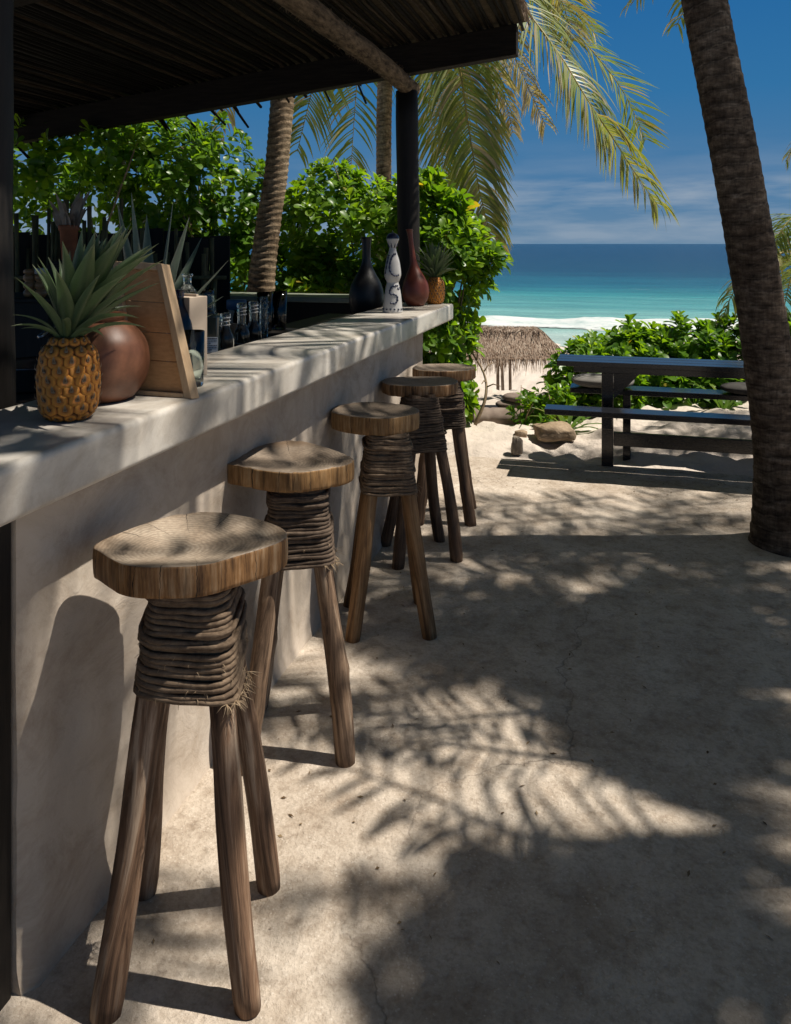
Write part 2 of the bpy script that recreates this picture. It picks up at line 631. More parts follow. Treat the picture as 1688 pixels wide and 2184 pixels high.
def sand_h(x, y):
    h = -0.05 + 0.05 * sstep(5.2, 5.8, y)
    h += 0.10 * sstep(-0.3, 0.5, x) * sstep(5.3, 6.2, y)
    h += (0.075 * fbm((x * 1.6, y * 1.9, 8.0), 3) + 0.07 * abs(fbm((x * 4, y * 4, 2.0), 3))) * sstep(5.15, 5.6, y)
    h -= 0.075 * sstep(5.9, 6.45, y) * (1 - sstep(-0.55, 0.2, x))
    h -= 2.95 * sstep(7.2, 17.5, y)
    h -= 0.42 * sstep(30, 47, y)
    if y < 5.15:
        h = -0.06
    return h


ys = lin(-2.0, 5.15, 4) + lin(5.2, 9, 120) + lin(9.1, 20, 60) + lin(20.5, 60, 60) + [120, 400]
xs = lin(-90, -6, 16) + lin(-5.5, 7.5, 180) + lin(8, 90, 16)
sand = grid("sand", xs, ys, sand_h, M["sand"])


def m_sea():
    a = Mat("sea_water", 0.22, 0.22)
    sep = a.n("ShaderNodeSeparateXYZ", {0: a.coord()})
    wob = a.noise(0.05, 4, 0.6, vec=a.coord("Object", (0.4, 1.6, 1)))
    lg = a.math("LOGARITHM", a.math("MAXIMUM", sep.outputs["Y"], 10.0), 10.0)
    lg = a.math("ADD", lg, a.math("MULTIPLY", a.math("SUBTRACT", wob, 0.5), 0.22))
    mr = a.n("ShaderNodeMapRange", {"Value": lg, "From Min": 1.58, "From Max": 2.5})
    c = a.ramp(mr.outputs[0], [(0.0, (0.40, 0.52, 0.47)), (0.12, (0.19, 0.41, 0.37)), (0.27, (0.04, 0.235, 0.24)), (0.42, (0.010, 0.105, 0.15)), (0.60, (0.005, 0.045, 0.085)), (1.0, (0.004, 0.034, 0.075))])
    st = a.noise(1.0, 6, 0.6, vec=a.coord("Object", (0.10, 0.45, 1)))
    c = a.mix(0.5, c, a.ramp(st, [(0.35, 0.55), (0.6, 1.0)]), "MULTIPLY")
    caps = a.noise(1.0, 5, 0.65, vec=a.coord("Object", (0.10, 0.5, 1), (40, 9, 0)))
    c = a.mix(a.ramp(caps, [(0.70, 0.0), (0.76, 0.5)]), c, (0.55, 0.62, 0.62))
    a.color(c)
    a.bump(a.noise(1.0, 6, 0.6, vec=a.coord("Object", (0.35, 1.1, 1))), 1.0, 0.5)
    return a.m


sea = grid("sea", [-30000, -3000, -300, 0, 300, 3000, 30000], [24, 38, 60, 120, 400, 2000, 10000, 45000], lambda x, y: -3.12, m_sea())

fm = Mat("sea_foam", 0.8, 0.2)
fz = fm.noise(1.2, 8, 0.72, vec=fm.coord("Object", (0.5, 1.5, 1)))
fm.color(fm.ramp(fz, [(0.30, (0.20, 0.31, 0.30)), (0.42, (0.40, 0.47, 0.46)), (0.56, (0.55, 0.57, 0.56))]))
fm.bump(fm.noise(4, 5, 0.6), 0.6, 0.08)
_tr = fm.n("ShaderNodeBsdfTransparent")
_al = fm.n("ShaderNodeAttribute", attribute_name="tone").outputs["Fac"]
_fn = fm.noise(1.0, 7, 0.7, vec=fm.coord("Object", (0.5, 1.6, 1)))
_mx = fm.n("ShaderNodeMixShader", {0: fm.ramp(fm.math("ADD", _al, fm.math("MULTIPLY", fm.math("SUBTRACT", _fn, 0.5), 1.3)), [(0.38, 0.0), (0.55, 1.0)]), 1: _tr.outputs[0], 2: fm.b.outputs[0]})
fm.t.links.new(_mx.outputs[0], fm.out.inputs["Surface"])


def foam_e(x, y):
    return sstep(41.3, 45.0, y + 1.2 * noise.noise(Vector((x * 0.12, 0, 4)))) * (1 - sstep(45.5, 51.5, y + 1.5 * noise.noise(Vector((x * 0.1, 9, 4)))))


def foam_h(x, y):
    e = foam_e(x, y)
    h = 0.16 + 0.20 * fbm((x * 0.35, y * 0.8, 1.0), 4) + 0.22 * sstep(44.5, 47, y) * (1 - sstep(47, 49, y))
    return -3.112 + e ** 2.2 * h


foam = grid("sea_foam", lin(-50, 50, 260), lin(39.5, 52, 50), foam_h, fm.m)
foam["kind"] = "stuff"
foam.data.attributes.new("tone", "FLOAT", "POINT").data.foreach_set("value", [foam_e(v.co.x, v.co.y) for v in foam.data.vertices])

# ------------------------------------------------------------------ bar counter
bar = thing("bar_counter", "long pale cement bar counter with rounded top running toward the sea", "bar counter", (0, 0, 0))
CT, CU = 1.043, 0.948                       # top and underside of the slab
CA0, CA1 = -1.29, -0.94
CY0, CY1 = -0.6, 4.70


def slab():
    # rounded-nose profile swept along the bar, with slight hand-made waviness
    prof = []
    r = 0.013
    prof.append((CA1 - r - 0.004, CT))
    for k in range(7):
        a = pi / 2 * k / 6
        prof.append((CA1 - r + r * sin(a), CT - r + r * cos(a)))
    r2 = 0.010
    prof.append((CA1, CT - r - 0.004))
    prof.append((CA1, CU + r2 + 0.004))
    for k in range(4):
        a = pi / 2 * k / 3
        prof.append((CA1 - r2 + r2 * cos(a), CU + r2 - r2 * sin(a)))
    prof += [(CA1 - 0.06, CU), (CA0 + 0.02, CU), (CA0 + 0.004, CU + 0.006), (CA0, CU + 0.02), (CA0, CT - 0.012), (CA0 + 0.004, CT - 0.004), (CA0 + 0.012, CT), (CA0 + 0.1, CT), (CA0 + 0.2, CT), (CA1 - 0.07, CT)]
    n = len(prof)
    yy = lin(CY0, CY1 - 0.03, 90)
    vs, fs = [], []
    rows = [(y, 1.0) for y in yy] + [(CY1 - 0.015, 0.985), (CY1 - 0.004, 0.955), (CY1, 0.90)]
    ca, cz = (CA0 + CA1) / 2, (CT + CU) / 2
    for y, s in rows:
        for px, pz in prof:
            w = 0.003 * fbm((px * 3, y * 2.2, pz * 3), 3)
            sx = 1 - (1 - s) * 0.35
            vs.append((ca + (px - ca) * sx + w * (1 if px > -1.0 else 0), y, cz + (pz - cz) * s + 0.5 * w))
    for i in range(len(rows) - 1):
        for j in range(n):
            k = (j + 1) % n
            fs.append((i * n + j, i * n + k, (i + 1) * n + k, (i + 1) * n + j))
    fs.append(tuple(range(n)))
    fs.append(tuple((len(rows) - 1) * n + j for j in range(n - 1, -1, -1)))
    b = MB()
    b.add([Vector(v) for v in vs], fs)
    o = b.build("countertop", M["counter"], bar)
    o.data.polygons[-1].use_smooth = False
    o.data.polygons[-2].use_smooth = False
    return o


slab()
WA = -1.058
WY0, WY1 = 1.242, 4.39
b = MB()
yy, zz = lin(WY0, WY1, 120), lin(-0.03, CU + 0.004, 40)
vs = []
for z in zz:
    for y in yy:
        w = 0.006 * fbm((y * 1.6, z * 1.6, 2.0), 4)
        e = 0.02 * max(0, 1 - (y - WY0) / 0.03) ** 2
        vs.append(Vector((WA + w - e + 0.012 * max(0, 1 - z / 0.08) ** 2, y + (0.006 * fbm((z * 4, 0, 1)) if y == yy[0] else 0), z)))
n = len(yy)
fs = [(j * n + i, j * n + i + 1, (j + 1) * n + i + 1, (j + 1) * n + i) for j in range(len(zz) - 1) for i in range(n - 1)]
b.add(vs, fs)
lo = [j * n for j in range(len(zz))]
hi = [j * n + n - 1 for j in range(len(zz))]
for edge, flip in ((lo, False), (hi, True)):
    p = [vs[i] for i in edge]
    q = [Vector((WA - 0.14, v.y, v.z)) for v in p]
    k = len(p)
    f2 = [(i, i + 1, k + i + 1, k + i) for i in range(k - 1)]
    b.add(p + q, f2)
b.build("front_wall", M["wall"], bar)
b = MB()
b.box((WA - 0.145, WY0 + 0.001, -0.02), (WA - 0.139, WY1 - 0.001, CU - 0.002))
b.build("wall_back", M["dark_wood"], bar, False)
b = MB()                                    # dark panel standing for the shade in the opening beside the plastered wall
b.box((-1.20, -0.6, -0.02), (-1.082, WY0 - 0.006, CU - 0.002))
bevel(b.build("opening_shade", M["dark_wood"], bar, False))
b = MB()
b.box((-1.80, 0.6, 0.91), (CA0 - 0.012, 4.85, 0.95))
bevel(b.build("worktop", M["dark_wood"], bar, False))
b = MB()
b.box((-1.78, 0.62, 0.0), (-1.74, 4.83, 0.909))
b.build("worktop_panel", M["dark_wood"], bar, False)

bc = thing("back_counter", "dark inner counter with pale green edge across the far end behind the bar", "counter")
m_edge = simple("grey_green_top", (0.16, 0.18, 0.14), (0.24, 0.26, 0.20), 12, 0.4, 0.4, 0.1)
b = MB()
b.box((-3.4, 5.02, 1.005), (-1.50, 5.42, 1.04))
bevel(b.build("counter_slab", m_edge, bc, False), 0.006)
b = MB()
b.box((-3.38, 5.06, 0.0), (-1.52, 5.40, 1.003))
b.build("counter_body", M["dark_wood"], bc, False)
b = MB()
b.box((-3.3, 4.70, 0.60), (-1.9, 5.055, 0.62))
b.build("counter_shelf", M["dark_wood"], bc, False)

# ------------------------------------------------------------------ roof of the bar
roof = thing("stick_roof", "dark stick-ceilinged roof on black posts sheltering the bar", "roof")
PA = -1.40
PY = 5.37
SL = 0.113


def rz(a):                                  # underside of the rafters
    return 2.575 + SL * (a + 1.4)


def rafter(y, w=0.10, h=0.205):
    b = MB()
    a0, a1 = -5.2, -0.64
    vs = []
    for a in (a0, a1):
        for dy in (-w / 2, w / 2):
            for dz in (0, h):
                vs.append(Vector((a, y + dy, rz(a) + dz)))
    b.add(vs, [(0, 1, 3, 2), (4, 6, 7, 5), (0, 4, 5, 1), (2, 3, 7, 6), (0, 2, 6, 4), (1, 5, 7, 3)])
    return bevel(b.build("rafter", M["beam"], roof, False), 0.006)


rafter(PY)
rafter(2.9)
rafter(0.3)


def logpost(y, r, name="post"):
    b = MB()
    pts = [Vector((PA + 0.008 * sin(z * 2.1 + y), y + 0.006 * cos(z * 1.7), z)) for z in lin(-0.05, 2.46, 14)]
    b.tube(pts, [r * (1 + 0.02 * sin(i * 2.3)) for i in range(14)], 20)
    return b.build(name, M["dark_wood"], roof)


logpost(PY, 0.078)
logpost(1.50, 0.078)
b = MB()
pts, rr = [], []
for i in range(60):
    y = lerp = -1.5 + (5.50 + 1.5) * i / 59
    pts.append(Vector((PA + 0.012 * noise.noise(Vector((y, 1, 1))), y, 2.505 + 0.012 * noise.noise(Vector((y, 5, 1))))))
    rr.append(0.062 * (1 + 0.07 * noise.noise(Vector((y * 4, 2, 2)))))
b.tube(pts, rr, 18)
b.build("purlin_log", M["log"], roof)
b = MB()                                    # loose bark fibres on the log
for i in range(2200):
    y = R.uniform(-0.5, 5.5)
    a = R.uniform(0, 2 * pi)
    p = Vector((PA + 0.058 * cos(a), y, 2.505 + 0.058 * sin(a)))
    d = Vector((cos(a) * 0.5 + R.uniform(-.4, .4), R.uniform(-1, 1), sin(a) * 0.5 + R.uniform(-.4, .4))).normalized()
    s = d.cross(Vector((0.3, 0.2, 1))).normalized() * 0.0022
    q = p + d * R.uniform(0.015, 0.04)
    b.add([p - s, p + s, q], [(0, 1, 2)])
o = b.build("bark_fibres", M["log"], roof)
o["kind"] = "stuff"
# ceiling sticks, each a pole of its own laid along the bar
a = -0.60
k = 0
while a > -4.9:
    r = R.uniform(0.011, 0.019)
    y1 = PY + R.uniform(0.10, 0.30) + (R.uniform(0.12, 0.35) if R.random() < 0.35 else 0)
    drp = R.uniform(0.25, 0.75) if a < -1.75 else R.uniform(0.0, 0.15)
    if a > -1.75:
        y1 = min(y1, PY + 0.16)
    y0 = -1.6
    ph, am = R.uniform(0, 9), R.uniform(0.006, 0.016)
    sk = R.uniform(-0.05, 0.05)
    pts, rr = [], []
    m = 40
    for i in range(m):
        t = i / (m - 1)
        y = y0 + (y1 - y0) * t
        aa = a + am * sin(y * 1.7 + ph) + 0.4 * am * sin(y * 5.1 + ph) + sk * (t - 0.6)
        pts.append(Vector((aa, y, rz(aa) + 0.205 + r + 0.006 * sin(y * 2.3 + ph) - drp * max(0, y - PY - 0.02))))
        rr.append(r * (1.15 - 0.4 * t) * (1 + 0.12 * sin(i * 1.9 + ph)))
    b = MB()
    b.tube(pts, rr, 6)
    b.build("stick", M["stick_lit"] if R.random() < 0.16 else M["stick"], roof)
    a -= r * R.uniform(1.9, 2.9)
    k += 1
b = MB()
vs = []
for a_, y_ in ((-5.3, -1.7), (-0.585, -1.7), (-0.585, PY + 0.10), (-5.3, PY + 0.10)):
    vs.append(Vector((a_, y_, rz(a_) + 0.245)))
vs += [v + Vector((0, 0, 0.10)) for v in vs]
b.add(vs, [(0, 3, 2, 1), (4, 5, 6, 7), (0, 1, 5, 4), (1, 2, 6, 5), (2, 3, 7, 6), (3, 0, 4, 7)])
b.build("thatch_layer", M["thatch_top"], roof, False)
b = MB()                                    # ragged thatch hanging over the edges
for i in range(1500):
    if R.random() < 0.55:
        p = Vector((-0.585, R.uniform(-1.5, PY + 0.1), 0))
        d = Vector((R.uniform(0.1, 0.6), R.uniform(-.5, .5), -0.8)).normalized()
    else:
        p = Vector((R.uniform(-5.2, -0.6), PY + 0.10, 0))
        d = Vector((R.uniform(-.4, .4), R.uniform(0.4, 1.0), -0.5)).normalized()
    p.z = rz(p.x) + R.uniform(0.25, 0.33)
    ln = R.uniform(0.04, 0.13)
    s = d.cross(Vector((0.1, 0.3, 1))).normalized() * R.uniform(0.002, 0.006)
    b.add([p - s, p + s, p + d * ln + s * 0.3, p + d * ln - s * 0.3], [(0, 1, 2, 3)], 0, R.random() * 0.7)
o = b.build("thatch_fringe", M["thatch"], roof, True, True)
o["kind"] = "stuff"


# ------------------------------------------------------------------ palms
def frond(parent, pts, leaflen, n=70, droop=0.9, dry=0.15, seed=0, start=0.12, fwd=0.75, r0=0.016, side=(1, 1), wid=0.02, ragged=0.15):
    """one pinnate leaf: a rachis along pts, leaflets folding down from it"""
    rn = random.Random(seed)
    cv = catmull(pts, 10)
    # even resample
    d = [0.0]
    for p, q in zip(cv, cv[1:]):
        d.append(d[-1] + (q - p).length)
    tot = d[-1]

    def at(t):
        s = t * tot
        for i in range(1, len(d)):
            if d[i] >= s:
                u = (s - d[i - 1]) / max(1e-6, d[i] - d[i - 1])
                return cv[i - 1].lerp(cv[i], u), (cv[i] - cv[i - 1]).normalized()
        return cv[-1], (cv[-1] - cv[-2]).normalized()

    rb = MB()
    m = 16
    rb.tube([at(i / (m - 1))[0] for i in range(m)], [r0 * (1 - 0.85 * i / (m - 1)) for i in range(m)], 6)
    ro = rb.build("frond", M["rachis"], parent)
    lb = MB()
    up = Vector((0, 0, 1))
    for i in range(n):
        t = start + (1 - start) * (i + rn.uniform(-.3, .3)) / n
        t = min(0.995, max(start, t))
        p, T = at(t)
        sd = T.cross(up)
        if sd.length < 0.75:
            sd = sd + RGT * (0.75 - sd.length) * 1.5 * (1 if sd.dot(RGT) >= 0 else -1)
        sd = (sd - T * sd.dot(T)).normalized()
        nm = sd.cross(T).normalized()
        prof = (0.55 + 0.45 * sin(pi * min(1, t / 0.75)) if t < 0.4 else 1.0 - 0.62 * ((t - 0.4) / 0.6) ** 1.4)
        for s in (-1, 1):
            if side[0 if s < 0 else 1] < rn.random():
                continue
            if rn.random() < ragged * 0.6:
                continue
            ln = leaflen * prof * rn.uniform(0.75, 1.1) * (rn.uniform(0.4, 0.9) if rn.random() < ragged else 1)
            f_ = fwd * (0.35 + 0.9 * t)
            dr = (sd * s + T * f_ + nm * rn.uniform(0.05, 0.35)).normalized()
            w = wid * rn.uniform(0.75, 1.15)
            q = p.copy()
            g = droop * rn.uniform(0.6, 1.3)
            vs, tn = [], []
            base = min(1.0, dry * rn.uniform(0.5, 1.6) + 0.5 * dry * t)
            if rn.random() < dry * 0.5:
                base = rn.uniform(0.6, 1.0)
            K = 5
            for k in range(K + 1):
                u = k / K
                ww = w * (0.45 + 1.1 * u if u < 0.35 else 0.84 * (1 - ((u - 0.35) / 0.65) ** 1.6) + 0.05)
                wv = dr.cross(nm)
                if wv.length < 1e-4:
                    wv = T.copy()
                wv.normalize()
                vs += [q - wv * ww * 0.5, q + wv * ww * 0.5]
                tt = min(1, base + 0.35 * max(0, u - 0.6) * (0.4 + dry * 2))
                tn += [tt, tt]
                q = q + dr * ln / K
                dr = (dr + Vector((rn.uniform(-.06, .06), rn.uniform(-.06, .06), -g * 0.42))).normalized()
            lb.add(vs, [(2 * k, 2 * k + 1, 2 * k + 3, 2 * k + 2) for k in range(K)], 0, tn)
    lo_ = lb.build("leaflets", M["palm_leaf"], ro, True, True)
    lo_["kind"] = "stuff"
    return ro


def trunk(parent, pts, rads, mat, ring=0.05, seed=0, nseg=18, amp=0.05):
    """ringed palm trunk: pts/rads control points, leaf-scar rings every `ring` metres"""
    rn = random.Random(seed)
    cv = catmull(pts, 12)
    rv = [v.x for v in catmull([Vector((r, 0, 0)) for r in rads], 12)]
    d = [0.0]
    for p, q in zip(cv, cv[1:]):
        d.append(d[-1] + (q - p).length)
    n = int(d[-1] / (ring / 6)) + 1
    vs, fs, tn = [], [], []
    j = 1
    for i in range(n):
        s = d[-1] * i / (n - 1)
        while j < len(d) - 1 and d[j] < s:
            j += 1
        u = (s - d[j - 1]) / max(1e-6, d[j] - d[j - 1])
        p = cv[j - 1].lerp(cv[j], u)
        r = rv[j - 1] + (rv[j] - rv[j - 1]) * u
        for k in range(nseg):
            a = 2 * pi * k / nseg
            ph = (s + 0.018 * sin(a + s * 2.2) + 0.025 * noise.noise(Vector((cos(a), sin(a), s * 1.5)))) / ring
            fr = ph - math.floor(ph)
            saw = (fr ** 2) if fr < 0.88 else (1 - fr) * 6.4
            tn.append(fr)
            lump = 0.035 * noise.noise(Vector((cos(a) * 1.2, sin(a) * 1.2, s * 3 + seed)))
            rr_ = r * (1 + amp * saw + lump)
            vs.append(Vector((p.x + rr_ * cos(a), p.y + rr_ * sin(a), p.z)))
    for i in range(n - 1):
        for k in range(nseg):
            a, c = i * nseg + k, i * nseg + (k + 1) % nseg
            fs.append((a, c, c + nseg, a + nseg))
    fs.append(tuple((n - 1) * nseg + k for k in range(nseg)))
    b = MB()
    b.add(vs, fs, 0, tn)
    return b.build("trunk", mat, parent, True, True)


def arc(c, tip, lift, n=5):
    """control points from a crown to a tip, bowed upwards"""
    c, tip = Vector(c), Vector(tip)
    out = []
    for i in range(n):
        t = i / (n - 1)
        p = c.lerp(tip, t)
        p.z += lift * 4 * t * (1 - t) * (1.25 - 0.5 * t)
        out.append(p)
    return out


# right-hand palm, trunk close to the camera
ZT = 3.72
pr = thing("palm_tree", "thick dark leaning palm trunk rising along the right edge in front of the black table", "palm tree")
tp = [C2W(1.86, ZT, -0.05), C2W(1.835, ZT, 0.14), C2W(1.80, ZT, 0.42), C2W(1.735, ZT, 0.9), AT(1600, 520, ZT), AT(1553, 260, ZT),
      AT(1503, 0, ZT), C2W(1.27, ZT, 3.6), C2W(1.08, ZT, 4.7), C2W(0.98, ZT, 5.4)]
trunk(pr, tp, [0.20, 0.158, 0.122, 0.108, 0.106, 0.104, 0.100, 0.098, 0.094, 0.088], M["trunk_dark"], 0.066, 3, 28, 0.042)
crown_r = C2W(0.98, ZT, 5.4)
rn = random.Random(21)
for i in range(20):
    an = 2 * pi * i / 20 + rn.uniform(-.12, .12)
    ln = rn.uniform(2.2, 2.9) if sin(an) < 0.15 else rn.uniform(1.0, 1.3)
    tip = crown_r + C2W(cos(an) * ln, sin(an) * ln, rn.uniform(-1.3, 0.2))
    frond(pr, arc(crown_r, tip, rn.uniform(0.35, 0.7)), 0.55, 60, 0.55, 0.2, 300 + i, 0.14, wid=0.034)
# the frond tip of this palm that hangs into the top of the picture
frond(pr, [crown_r, AT(1580, -560, 4.6), AT(1530, -190, 5.4), AT(1470, 0, 5.6), AT(1442, 58, 5.6)], 0.50, 80, 0.9, 0.22, 402, 0.15, wid=0.026)
frond(pr, [crown_r, AT(1470, -560, 4.8), AT(1450, -260, 5.6), AT(1390, -60, 5.8), AT(1345, 12, 5.8)], 0.48, 70, 0.9, 0.3, 403, 0.15, wid=0.026)

# palm behind the bar, in front of the shrubs
Z2 = 6.6
pm = thing("palm_tree", "leaning palm with sunlit ringed trunk passing behind the bar under the roof edge", "palm tree")
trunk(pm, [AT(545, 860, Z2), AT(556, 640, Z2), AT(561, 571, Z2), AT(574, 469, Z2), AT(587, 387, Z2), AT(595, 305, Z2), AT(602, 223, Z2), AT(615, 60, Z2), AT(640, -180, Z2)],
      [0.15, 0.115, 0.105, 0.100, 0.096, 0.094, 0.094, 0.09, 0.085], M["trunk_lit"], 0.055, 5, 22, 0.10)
cm = AT(640, -180, Z2)
frond(pm, [cm, AT(690, -200, 7.0), AT(700, 20, 7.4), AT(664, 200, 7.5), AT(634, 325, 7.5)], 0.75, 80, 0.5, 0.22, 410, 0.2, side=(0.5, 1), wid=0.027)
frond(pm, [cm, AT(560, -220, 7.0), AT(510, 0, 7.4), AT(485, 200, 7.6), AT(468, 300, 7.6)], 0.45, 50, 1.0, 0.45, 411, 0.2, wid=0.024)

# palm behind the post with the big fronds over the sea
Z3 = 8.6
pb = thing("palm_tree", "straight thin palm trunk beside the black post with long drooping fronds over the sea", "palm tree")
trunk(pb, [AT(818, 700, Z3), AT(819, 395, Z3), AT(821, 194, Z3), AT(835, 0, Z3), AT(880, -150, Z3)],
      [0.11, 0.082, 0.082, 0.08, 0.085], M["trunk_lit"], 0.06, 9, 18, 0.07)
cb = AT(880, -150, Z3)
kw = dict(wid=0.026)
frond(pb, [cb, AT(1010, -130, 8.3), AT(1085, -30, 8.0), AT(1140, 45, 7.8), AT(1200, 126, 7.7), AT(1255, 217, 7.6), AT(1306, 292, 7.6), AT(1351, 363, 7.6), AT(1407, 443, 7.6)], 0.85, 210, 0.95, 0.26, 431, 0.10, fwd=0.8, wid=0.027, r0=0.022, ragged=0.1)
frond(pb, [cb, AT(1040, -170, 8.8), AT(1140, -40, 9.0), AT(1240, 80, 9.0), AT(1330, 195, 9.0), AT(1378, 300, 9.0)], 0.85, 110, 0.22, 0.15, 432, 0.2, fwd=0.8, **kw)
frond(pb, [cb, AT(1020, -200, 9.2), AT(1120, -90, 9.4), AT(1200, -10, 9.4), AT(1275, 78, 9.4)], 0.8, 90, 0.25, 0.13, 433, 0.2, fwd=0.8, **kw)
frond(pb, [cb, AT(1060, -200, 8.6), AT(1130, -110, 8.5), AT(1190, -20, 8.5), AT(1225, 90, 8.5)], 0.8, 90, 0.5, 0.3, 439, 0.2, fwd=0.8, **kw)
frond(pb, [cb, AT(930, -90, 8.3), AT(962, 50, 8.0), AT(983, 156, 7.9), AT(1000, 272, 7.9), AT(1022, 403, 7.9), AT(1049, 509, 7.9)], 0.85, 210, 0.75, 0.26, 434, 0.12, wid=0.027, fwd=0.8, r0=0.02, ragged=0.1)
frond(pb, [cb, AT(905, -80, 8.9), AT(925, 90, 9.0), AT(935, 220, 9.0), AT(950, 420, 9.0)], 0.8, 110, 0.6, 0.2, 435, 0.15, fwd=0.9, **kw)
frond(pb, [cb, AT(1010, -60, 8.9), AT(1070, 60, 9.0), AT(1115, 160, 9.0), AT(1165, 270, 9.0)], 0.6, 90, 0.8, 0.55, 436, 0.15, **kw)
frond(pb, [cb, AT(820, -120, 9.2), AT(775, 60, 9.4), AT(760, 200, 9.4), AT(747, 390, 9.4)], 0.85, 100, 0.5, 0.18, 437, 0.15, side=(0.35, 1), **kw)
frond(pb, [cb, AT(1000, -30, 8.4), AT(1040, 110, 8.3), AT(1075, 200, 8.3), AT(1095, 285, 8.3)], 0.5, 70, 0.9, 0.75, 438, 0.2, **kw)

# low palm beyond the right edge
pl = thing("palm_tree", "low palm with arching green fronds showing behind the leaning trunk at the right edge", "palm tree")
cl = AT(1760, 640, 7.6)
trunk(pl, [AT(1772, 880, 7.6), AT(1768, 760, 7.6), cl], [0.11, 0.10, 0.09], M["trunk_lit"], 0.06, 12, 16)
frond(pl, [cl, AT(1700, 540, 7.4), AT(1630, 560, 7.2), AT(1570, 615, 7.1), AT(1537, 690, 7.1)], 0.42, 70, 1.0, 0.3, 451, 0.15)
frond(pl, [cl, AT(1735, 500, 7.5), AT(1698, 462, 7.4), AT(1662, 500, 7.3), AT(1646, 560, 7.3)], 0.5, 70, 0.9, 0.15, 452, 0.15)
frond(pl, [cl, AT(1740, 560, 7.2), AT(1705, 560, 7.0), AT(1680, 620, 6.9), AT(1668, 700, 6.9)], 0.45, 60, 0.9, 0.2, 453, 0.15)
frond(pl, [cl, AT(1790, 420, 7.6), AT(1760, 300, 7.6), AT(1710, 290, 7.6), AT(1676, 345, 7.6)], 0.4, 60, 0.9, 0.3, 454, 0.3)
for i in range(6):
    an = -1.2 + i * 0.55
    tip = cl + C2W(cos(an) * 1.6, sin(an) * 1.6, 0.3)
    frond(pl, arc(cl, tip, 0.5), 0.45, 44, 0.7, 0.15, 460 + i)

# palms standing right of the picture whose crowns shade the patio
SUNV = Vector((SUN.x, SUN.y, 0))


def over(x, y, h):
    """point at height h whose shadow falls on the patio at picture point x, y"""
    p = G(x, y, 0)
    return p + SUNV * h + Vector((0, 0, h))


def shade_palm(cxy, h, tips, label, seed, leaflen=0.42, n=46, wid=0.04):
    c = over(cxy[0], cxy[1], h)
    t = thing("palm_tree", label, "palm tree", group="palms right of the patio")
    base = C2W(0, 0, 0)
    gx = c + C2W(0.5, 0.1, 0) - Vector((0, 0, c.z + 0.05))
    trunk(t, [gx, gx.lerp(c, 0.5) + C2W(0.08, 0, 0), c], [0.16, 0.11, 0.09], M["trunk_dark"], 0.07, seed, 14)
    rn = random.Random(seed)
    for i, (tx, ty) in enumerate(tips):
        hh = h - rn.uniform(0.2, 0.9)
        tip = over(tx, ty, hh)
        frond(t, arc(c, tip, rn.uniform(0.2, 0.45)), leaflen, n, 0.5, 0.15, seed * 50 + i, 0.1, wid=wid)
    return t


pA = shade_palm((1540, 1440), 6.6, [(1220, 1545), (1110, 1455), (1000, 1390), (800, 1385), (690, 1345), (640, 1300), (760, 1260), (860, 1225), (1000, 1240), (1120, 1240), (1330, 1250), (1640, 1270), (1800, 1330), (1850, 1420), (1900, 1560), (1800, 1700), (1600, 1760), (1400, 1700), (1240, 1630), (1450, 1270), (1060, 1330), (1180, 1380), (1560, 1640), (1720, 1600), (1450, 1730), (1560, 1730), (1700, 1750), (1370, 1690), (1640, 1440), (1480, 1620), (1620, 1520), (1420, 1215), (1560, 1205), (1680, 1220), (1790, 1240)],
           "dark palm right of the patio whose crown shades its middle", 31)
pB = shade_palm((1450, 2060), 6.4, [(760, 2160), (920, 1970), (1010, 1900), (1180, 1880), (1370, 1840), (1560, 1800), (1760, 1850), (1850, 2000), (1800, 2184), (1560, 2500), (1200, 2500), (960, 2350), (960, 2090), (1080, 1960), (1700, 2300), (1050, 2180), (1430, 1800), (1520, 1780), (1640, 1770), (1250, 1880)],
           "dark palm right of the patio nearest the viewer", 32)
pC = shade_palm((1420, 1185), 6.8, [(1050, 1185), (1130, 1230), (1290, 1250), (1500, 1260), (1700, 1240), (1850, 1190), (1750, 1100), (1590, 1050), (1450, 1020), (1190, 1140)],
           "dark palm right of the patio beside the black table", 33, n=34, wid=0.032)


def shade_at(t, pts, h, leaflen=0.42, n=60, seed=0, side=(1, 1), wid=0.036):
    """a frond of palm t whose shadow crosses the given world points (base side first)"""
    P = [Vector(p) + SUN * (h - k * 0.15) for k, p in enumerate(pts)]
    frond(t, P, leaflen, n, 0.4, 0.15, seed, 0.05, wid=wid, side=side)


# long frond shadows reaching into the sunlit patch
shade_at(pA, [G(1480, 1790), G(1150, 1790), G(930, 1705), G(740, 1640), G(600, 1590)], 3.6, 0.34, 17, 900, wid=0.036)
shade_at(pA, [G(1300, 1500), G(1040, 1528), G(880, 1530), G(740, 1512)], 3.6, 0.22, 14, 901, wid=0.034)
shade_at(pA, [G(1340, 1640), G(1120, 1610), G(960, 1590), G(800, 1575)], 3.4, 0.26, 13, 902, wid=0.032)
shade_at(pB, [G(1250, 1900), G(1080, 1830), G(960, 1780), G(850, 1745)], 3.4, 0.24, 12, 903, wid=0.032)
